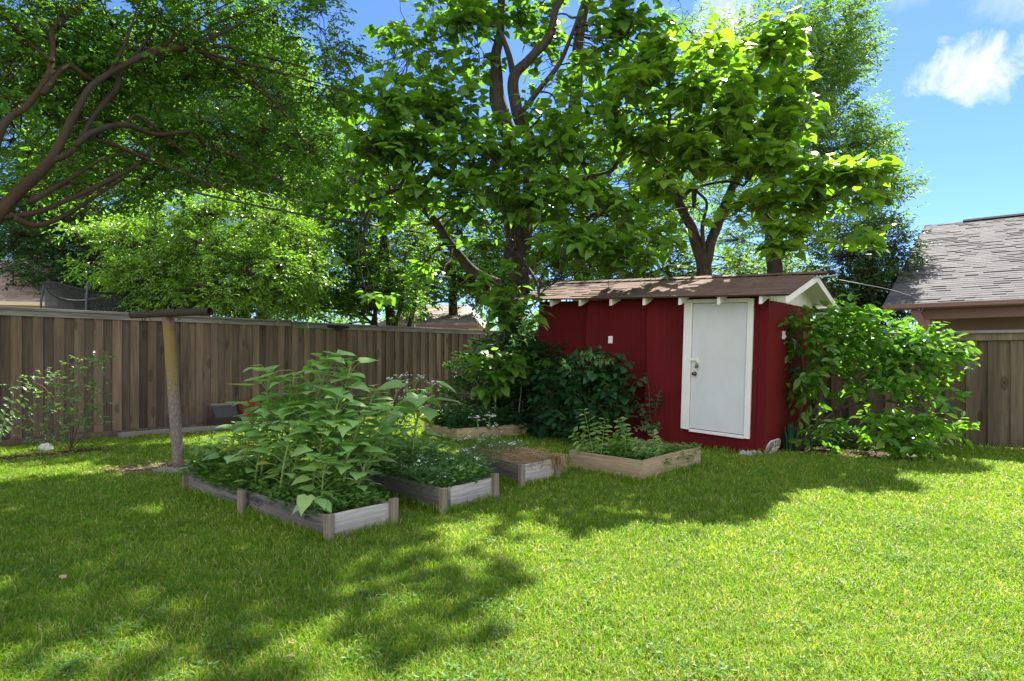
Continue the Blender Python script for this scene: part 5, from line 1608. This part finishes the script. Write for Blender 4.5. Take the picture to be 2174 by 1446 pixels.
rock_obj('white_rock', 'pale white rock lying under the rose bush at the left', G(98, 958), (.10, .07, .08), M['rock'], 'rock')
# slate block, beam and brick pile against the fence
q = F0 + DIR_F * 3.42 + DIR_S * .26
bl = thing('stone_block', 'grey slab propped on a dark timber against the fence beside red bricks', 'block', (q[0], q[1], 0), ANG_F)
b = MB(); b.box((-.30, -.14, 0), (.30, .12, .22), jit=.01); bevel(b.build('timber', M['rust'], bl), .01)
b = MB()
b.prism([(-.13, .222), (.02, .44), (.06, .42), (-.08, .218)], -.25, .20, 'x'); bevel(b.build('slab', M['slate'], bl), .008)
b = MB(); b.box((-.27, .02, .445), (.15, .14, .475), jit=.006); b.build('top_plank', M['bedwood_dark'], bl)
k = 0
BL = {0: 'front'}
bq = F0 + DIR_F * 3.80 + DIR_S * .20
for lay in range(6):
    for j in range(3 if lay < 5 else 2):
        b = MB(); b.box((-.10, -.045, 0), (.10, .045, .06), jit=.002)
        o = bevel(b.build('brick', M['brick']), .003)
        p = bq + DIR_F * (.0 + .12 * j + RNG.normal(0, .01)) + DIR_S * RNG.normal(0, .015)
        o.location = (p[0], p[1], .0 + lay * .088); o.rotation_euler = (0, 0, ANG_F + math.pi / 2 + RNG.normal(0, .08))
        o.scale = (1, 1.15, 1.42)
        tag(o, 'red brick stacked against the fence beside the grey slab', 'brick', 'red bricks stacked by the fence')
q = F0 + DIR_F * 2.75 + DIR_S * .36
b = MB(); b.box((-.10, -.05, 0), (.12, .05, .05), jit=.004)
o = bevel(b.build('brick', M['brick']), .004); o.location = (q[0], q[1], 0); o.rotation_euler = (0, 0, ANG_F + .2)
tag(o, 'single red brick lying flat on the ground in front of the dark timber', 'brick')
# concrete kerb pieces in front of the fence
for i, (u0, u1, off) in enumerate(((1.55, 2.35, .30), (2.42, 3.4, .42), (3.45, 5.2, .45))):
    q = F0 + DIR_F * u0 + DIR_S * off
    b = MB(); n = 8
    b.box((0, -.07, -.01), (u1 - u0, .07, .085), jit=.006)
    o = bevel(b.build('concrete_edging', M['concrete']), .012); o.location = (q[0], q[1], 0); o.rotation_euler = (0, 0, ANG_F)
    tag(o, ['short rough concrete edging left of the rusty pole foot', 'concrete edging behind the rusty pole in front of the slab', 'long concrete edging hidden behind the sunflowers along the fence'][i], 'edging')
# scalloped edging leaning by the shed corner
def scallop(name, label, c, rz, tilt):
    root = thing(name, label, 'edging', tuple(c), rz)
    for k in range(4):
        b = MB()
        a = np.linspace(0, 2 * np.pi, 18)
        y = k * .085
        b.tubes(np.stack([.03 * np.cos(a) + tilt * (.1 + .1 * np.sin(a)), y + .052 * np.cos(a), .105 + .10 * np.sin(a)], 1), np.full(18, .013), 6)
        b.build('hoop', M['edging'], root, True)


gq = G(1629, 966)
scallop('garden_edging', 'white looped garden edging leaning beside the shed corner', gq, math.atan2(.77, .637) - math.pi / 2, .35)
for i, px in enumerate((1583, 1606)):
    g = G(px, 967)
    b = MB()
    b.prism([(-.10, 0), (.10, 0), (.075, .05), (.03, .075), (0, .045), (-.03, .075), (-.075, .05)], -.02, .02)
    o = bevel(b.build('edging_block', M['edging']), .006); o.location = g; o.rotation_euler = (0, 0, ANG_S)
    tag(o, ['left small white scalloped block under the shed wall', 'right small white scalloped block at the shed corner'][i], 'edging')

# ------------------------------------------------------------------ lawn
def inside_quad(X, Y, A, Bp, Cp, m=0.0):
    mt = np.linalg.inv(np.stack([Bp - A, Cp - A], 1))
    d = np.stack([X - A[0], Y - A[1]], 0)
    s, t = mt @ d
    ms, mt_ = m / np.linalg.norm(Bp - A), m / np.linalg.norm(Cp - A)
    return (s > -ms) & (s < 1 + ms) & (t > -mt_) & (t < 1 + mt_)


def lawn_ok(X, Y, soft=True):
    ok = np.ones(len(X), bool)
    for A, Bp, Cp in BEDS: ok &= ~inside_quad(X, Y, A, Bp, Cp, .015)
    # left fence line
    dist = (X - F0[0]) * DIR_S[0] + (Y - F0[1]) * DIR_S[1]
    ok &= dist > .22
    # right fence line
    ok &= ((X - 7.54) * -DIR_F[0] + (Y - 9.43) * -DIR_F[1]) > .02
    # shed
    sx = (X - SX) * DIR_S[0] + (Y - SY) * DIR_S[1]; sy = (X - SX) * DIR_F[0] + (Y - SY) * DIR_F[1]
    ok &= ~((sx < .05) & (sx > -4.2) & (sy > -.10))
    for cx, cy, rx, ry, rot in PATCH:
        c, s = math.cos(rot), math.sin(rot)
        u = ((X - cx) * c + (Y - cy) * s) / rx; w = (-(X - cx) * s + (Y - cy) * c) / ry
        r = np.sqrt(u * u + w * w)
        ok &= RNG.uniform(0, 1, len(X)) < np.clip((r - .55) * 2.2, .06, 1)
    return ok


def lawn():
    b = MB()
    N = 800000
    # distances drawn so that near grass is denser
    D = np.exp(RNG.uniform(math.log(2.35), math.log(15.5), N * 2)) ** 1.0
    dens = np.clip((D / 2.35) ** .25, 1, 2)
    keep = RNG.uniform(0, 1.8, len(D)) < dens
    D = D[keep][:N]
    X = RNG.uniform(-1, 1, len(D)) * (D * .86 + 2.3)
    ok = lawn_ok(X, D)
    X, D = X[ok], D[ok]
    n = len(X)
    cl = np.sin(X * 3.1 + 1.3 * np.sin(D * 2.3)) * np.sin(D * 3.7 + 1.1 * np.sin(X * 1.9)) * .5 + .5
    fine = np.sin(X * 17 + 3 * np.sin(D * 9)) * np.sin(D * 19 + 2 * np.sin(X * 11)) * .5 + .5
    h = (.026 + .022 * cl + .018 * fine) * RNG.uniform(.55, 1.3, n)
    w = .0019 * (D / 2.6) ** .75 * RNG.uniform(.7, 1.3, n)
    a = RNG.uniform(0, 2 * np.pi, n)
    leanv = RNG.uniform(.15, 1.25, n) * h
    la = RNG.uniform(0, 2 * np.pi, n)
    ex, ey = [], []
    for A, Bp, Cp in BEDS:
        cen = (Bp + Cp) / 2
        for p, q in ((A, Bp), (A, Cp), (Bp, Bp + Cp - A)):
            L = np.linalg.norm(q - p); m = int(L * 420)
            t = RNG.uniform(-.02, 1.02, m); nrm = unit(np.array([-(q - p)[1], (q - p)[0]]))
            if np.dot(nrm, cen - p) > 0: nrm = -nrm
            pts = p + (q - p) * t[:, None] + nrm * (np.abs(RNG.normal(0, .022, m)) + .012)[:, None]
            ex.append(pts[:, 0]); ey.append(pts[:, 1])
    for O, dr, nr_, u0, u1 in ((np.array([7.54, 9.43]), DIR_S, -DIR_F, -4.6, 3.5), (np.array([SX, SY]), -DIR_S, -DIR_F, -.1, 4.0)):
        m = int((u1 - u0) * 260); t = RNG.uniform(u0, u1, m)
        pts = O + dr * t[:, None] + nr_ * (np.abs(RNG.normal(0, .04, m)) + .03)[:, None]
        ex.append(pts[:, 0]); ey.append(pts[:, 1])
    ex = np.concatenate(ex); ey = np.concatenate(ey); m = len(ex)
    X = np.r_[X, ex]; D = np.r_[D, ey]; n = len(X)
    he = RNG.uniform(.05, .14, m) * RNG.uniform(.6, 1.1, m)
    h = np.r_[h, he]; w = np.r_[w, .0024 * (ey / 2.6) ** .6]
    a = RNG.uniform(0, 2 * np.pi, n); la = RNG.uniform(0, 2 * np.pi, n)
    leanv = np.r_[leanv, RNG.uniform(.1, .7, m) * he]
    base = np.stack([X, D, np.zeros(n)], 1)
    side = np.stack([np.cos(a), np.sin(a), np.zeros(n)], 1) * w[:, None]
    ld = np.stack([np.cos(la), np.sin(la), np.zeros(n)], 1) * leanv[:, None]
    mid = base + ld * .38 + np.stack([0 * h, 0 * h, h * .62], 1)
    tip = base + ld + np.stack([0 * h, 0 * h, h * RNG.uniform(.6, 1.0, n)], 1)
    V = np.stack([base - side, base + side, mid + side * .8, mid - side * .8, tip], 1).reshape(-1, 3)
    o = np.arange(n) * 5
    quads = np.stack([o, o + 1, o + 2, o + 3], 1); tris = np.stack([o + 3, o + 2, o + 4], 1)
    b.v.append(V); b.n = len(V)
    b.li += [quads.ravel(), tris.ravel()]; b.lt += [np.full(n, 4), np.full(n, 3)]
    ob = b.build('grass', M['grass'])
    tag(ob, 'mown green lawn in sun and tree shade', 'grass', kind='stuff')


lawn()


def clover():
    """small broad leaved weeds scattered through the lawn"""
    b = MB()
    n = 0
    C = []
    for _ in range(90):
        d = math.exp(random.uniform(math.log(2.6), math.log(9.5))); x = random.uniform(-1, 1) * d * .82
        C.append((x, d))
    X, Y = [], []
    for x, d in C:
        m = random.randint(8, 26)
        X += list(RNG.normal(x, .07, m)); Y += list(RNG.normal(d, .07, m))
    X, Y = np.array(X), np.array(Y); ok = lawn_ok(X, Y); X, Y = X[ok], Y[ok]
    n = len(X)
    for k in range(3):
        a = RNG.uniform(0, 2 * np.pi, n)
        rad = np.stack([np.cos(a), np.sin(a), RNG.uniform(.0, .5, n)], 1)
        b.leaves(np.stack([X, Y, RNG.uniform(.022, .05, n)], 1), rad, np.array([0, 0, 1.]) + RNG.normal(0, .25, (n, 3)), RNG.uniform(.014, .032, n), OVATE)
    tag(b.build('lawn_weeds', M['weed']), 'small broad leaved weeds scattered through the lawn', 'weeds', kind='stuff')


clover()


def litter():
    n = 900
    b = MB()
    i = RNG.integers(0, len(PATCH), n)
    pp = np.array(PATCH)[i]
    r = np.sqrt(RNG.uniform(0, 1, n)); a = RNG.uniform(0, 2 * np.pi, n)
    u, w = r * np.cos(a) * pp[:, 2], r * np.sin(a) * pp[:, 3]
    c, s = np.cos(pp[:, 4]), np.sin(pp[:, 4])
    X = pp[:, 0] + c * u - s * w; Y = pp[:, 1] + s * u + c * w
    m = 14
    Y2 = np.exp(RNG.uniform(math.log(2.6), math.log(9.5), m)); X2 = RNG.uniform(-1, 1, m) * Y2 * .85
    k2 = lawn_ok(X2, Y2); X2, Y2 = X2[k2], Y2[k2]
    X = np.r_[X, X2]; Y = np.r_[Y, Y2]; n = len(X)
    z = np.r_[RNG.uniform(.012, .03, n - len(X2)), RNG.uniform(.03, .045, len(X2))]
    b.leaves(np.stack([X, Y, z], 1), rnd_dir(n) * [1, 1, .2], np.tile([0, 0, 1.], (n, 1)) + RNG.normal(0, .3, (n, 3)), RNG.uniform(.03, .07, n), OVATE)
    tag(b.build('leaf_litter', M['straw']), 'dry fallen leaves on the bare soil and lawn', 'leaf litter', kind='stuff')


litter()

# ------------------------------------------------------------------ light, sky, camera
sv = Vector((math.sin(SUN_AZ) * math.cos(SUN_EL), math.cos(SUN_AZ) * math.cos(SUN_EL), math.sin(SUN_EL)))
ld = bpy.data.lights.new('sun', 'SUN'); ld.energy = 4.8; ld.angle = math.radians(.53); ld.color = (1, .95, .86)
lo = bpy.data.objects.new('sun', ld); link(lo)
lo.rotation_euler = sv.to_track_quat('Z', 'Y').to_euler(); lo.location = sv * 60

W = bpy.data.worlds.new('World'); SC.world = W; W.use_nodes = True
nt = W.node_tree; nt.nodes.clear()
out = nt.nodes.new('ShaderNodeOutputWorld'); bg = nt.nodes.new('ShaderNodeBackground')
sk = nt.nodes.new('ShaderNodeTexSky'); sk.sky_type = 'NISHITA'; sk.sun_disc = False
sk.sun_elevation = SUN_EL; sk.sun_rotation = SUN_AZ; sk.altitude = 100; sk.air_density = 1.0; sk.dust_density = .2; sk.ozone_density = 3.0
tc = nt.nodes.new('ShaderNodeTexCoord')


def cloud(dirv, rad, sx=1.0, seed=0.0, dens=1.0):
    dv = Vector(dirv).normalized()
    vm = nt.nodes.new('ShaderNodeVectorMath'); vm.operation = 'SUBTRACT'
    nt.links.new(tc.outputs['Generated'], vm.inputs[0]); vm.inputs[1].default_value = dv
    v2 = nt.nodes.new('ShaderNodeVectorMath'); v2.operation = 'MULTIPLY'
    nt.links.new(vm.outputs[0], v2.inputs[0]); v2.inputs[1].default_value = (1 / sx, 1 / sx, 1.0)
    ln = nt.nodes.new('ShaderNodeVectorMath'); ln.operation = 'LENGTH'; nt.links.new(v2.outputs[0], ln.inputs[0])
    ad = nt.nodes.new('ShaderNodeVectorMath'); ad.operation = 'ADD'; ad.inputs[1].default_value = (seed, seed * 2, 0)
    nt.links.new(tc.outputs['Generated'], ad.inputs[0])
    n = noise_(nt, ad.outputs[0], 16, 8, .62, .3)
    f = math_(nt, 'ADD', math_(nt, 'SUBTRACT', 1.0, math_(nt, 'DIVIDE', ln.outputs['Value'], rad)), math_(nt, 'MULTIPLY', math_(nt, 'SUBTRACT', n, .5), 2.2))
    r = ramp(nt, f, [(.15, (0, 0, 0)), (.75, (1, 1, 1))])
    return math_(nt, 'MULTIPLY', r.outputs[0], dens)


c1 = cloud((.72, 1, .45), .048, 1.45, 0.0, 1.0)
c2 = cloud((.335, 1, .515), .05, 1.2, 3.0, .9)
c3 = cloud((.80, 1, .56), .035, 1.8, 5.0, .3)
c4 = cloud((.62, 1, .56), .02, 1.8, 7.0, .15)
cm = math_(nt, 'MAXIMUM', math_(nt, 'MAXIMUM', c1, c2), math_(nt, 'MAXIMUM', c3, c4))
tint = mixc(nt, 1.0, sk.outputs[0], (.44, .58, .82), 'MULTIPLY')
col = mixc(nt, cm, tint, (5.0, 5.1, 5.2))
# bright cumulus added behind the camera, out of view, to lift the shade
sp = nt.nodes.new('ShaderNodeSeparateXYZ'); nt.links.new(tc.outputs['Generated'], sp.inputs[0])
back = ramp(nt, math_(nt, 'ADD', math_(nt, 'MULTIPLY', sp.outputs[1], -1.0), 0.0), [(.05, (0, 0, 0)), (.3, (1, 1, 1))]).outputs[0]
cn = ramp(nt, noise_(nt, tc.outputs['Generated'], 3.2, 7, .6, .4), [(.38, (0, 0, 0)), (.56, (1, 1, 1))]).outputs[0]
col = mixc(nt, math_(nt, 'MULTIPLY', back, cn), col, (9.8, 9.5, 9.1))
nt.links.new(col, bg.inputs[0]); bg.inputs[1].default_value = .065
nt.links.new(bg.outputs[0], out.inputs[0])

cam = bpy.data.cameras.new('camera'); co = bpy.data.objects.new('camera', cam); link(co)
co.location = (0, 0, CAMH); co.rotation_euler = (math.radians(90), 0, 0)
cam.sensor_width = 36; cam.lens = 36 * FPX / 2174; cam.shift_y = (HY - 723) / 2174
cam.clip_start = .05; cam.clip_end = 1000
SC.camera = co
SC.view_settings.view_transform = 'Standard'; SC.view_settings.look = 'None'
SC.view_settings.exposure = 2.0; SC.view_settings.gamma = 1
SC.cycles.max_bounces = 8; SC.cycles.diffuse_bounces = 4; SC.cycles.glossy_bounces = 3; SC.cycles.transmission_bounces = 6; SC.cycles.transparent_max_bounces = 8
SC.cycles.use_denoising = True; SC.cycles.use_adaptive_sampling = False; SC.cycles.denoiser = 'OPENIMAGEDENOISE'; SC.cycles.denoising_input_passes = 'RGB_ALBEDO_NORMAL'; SC.cycles.denoising_prefilter = 'ACCURATE'
SC.cycles.sample_clamp_indirect = 6
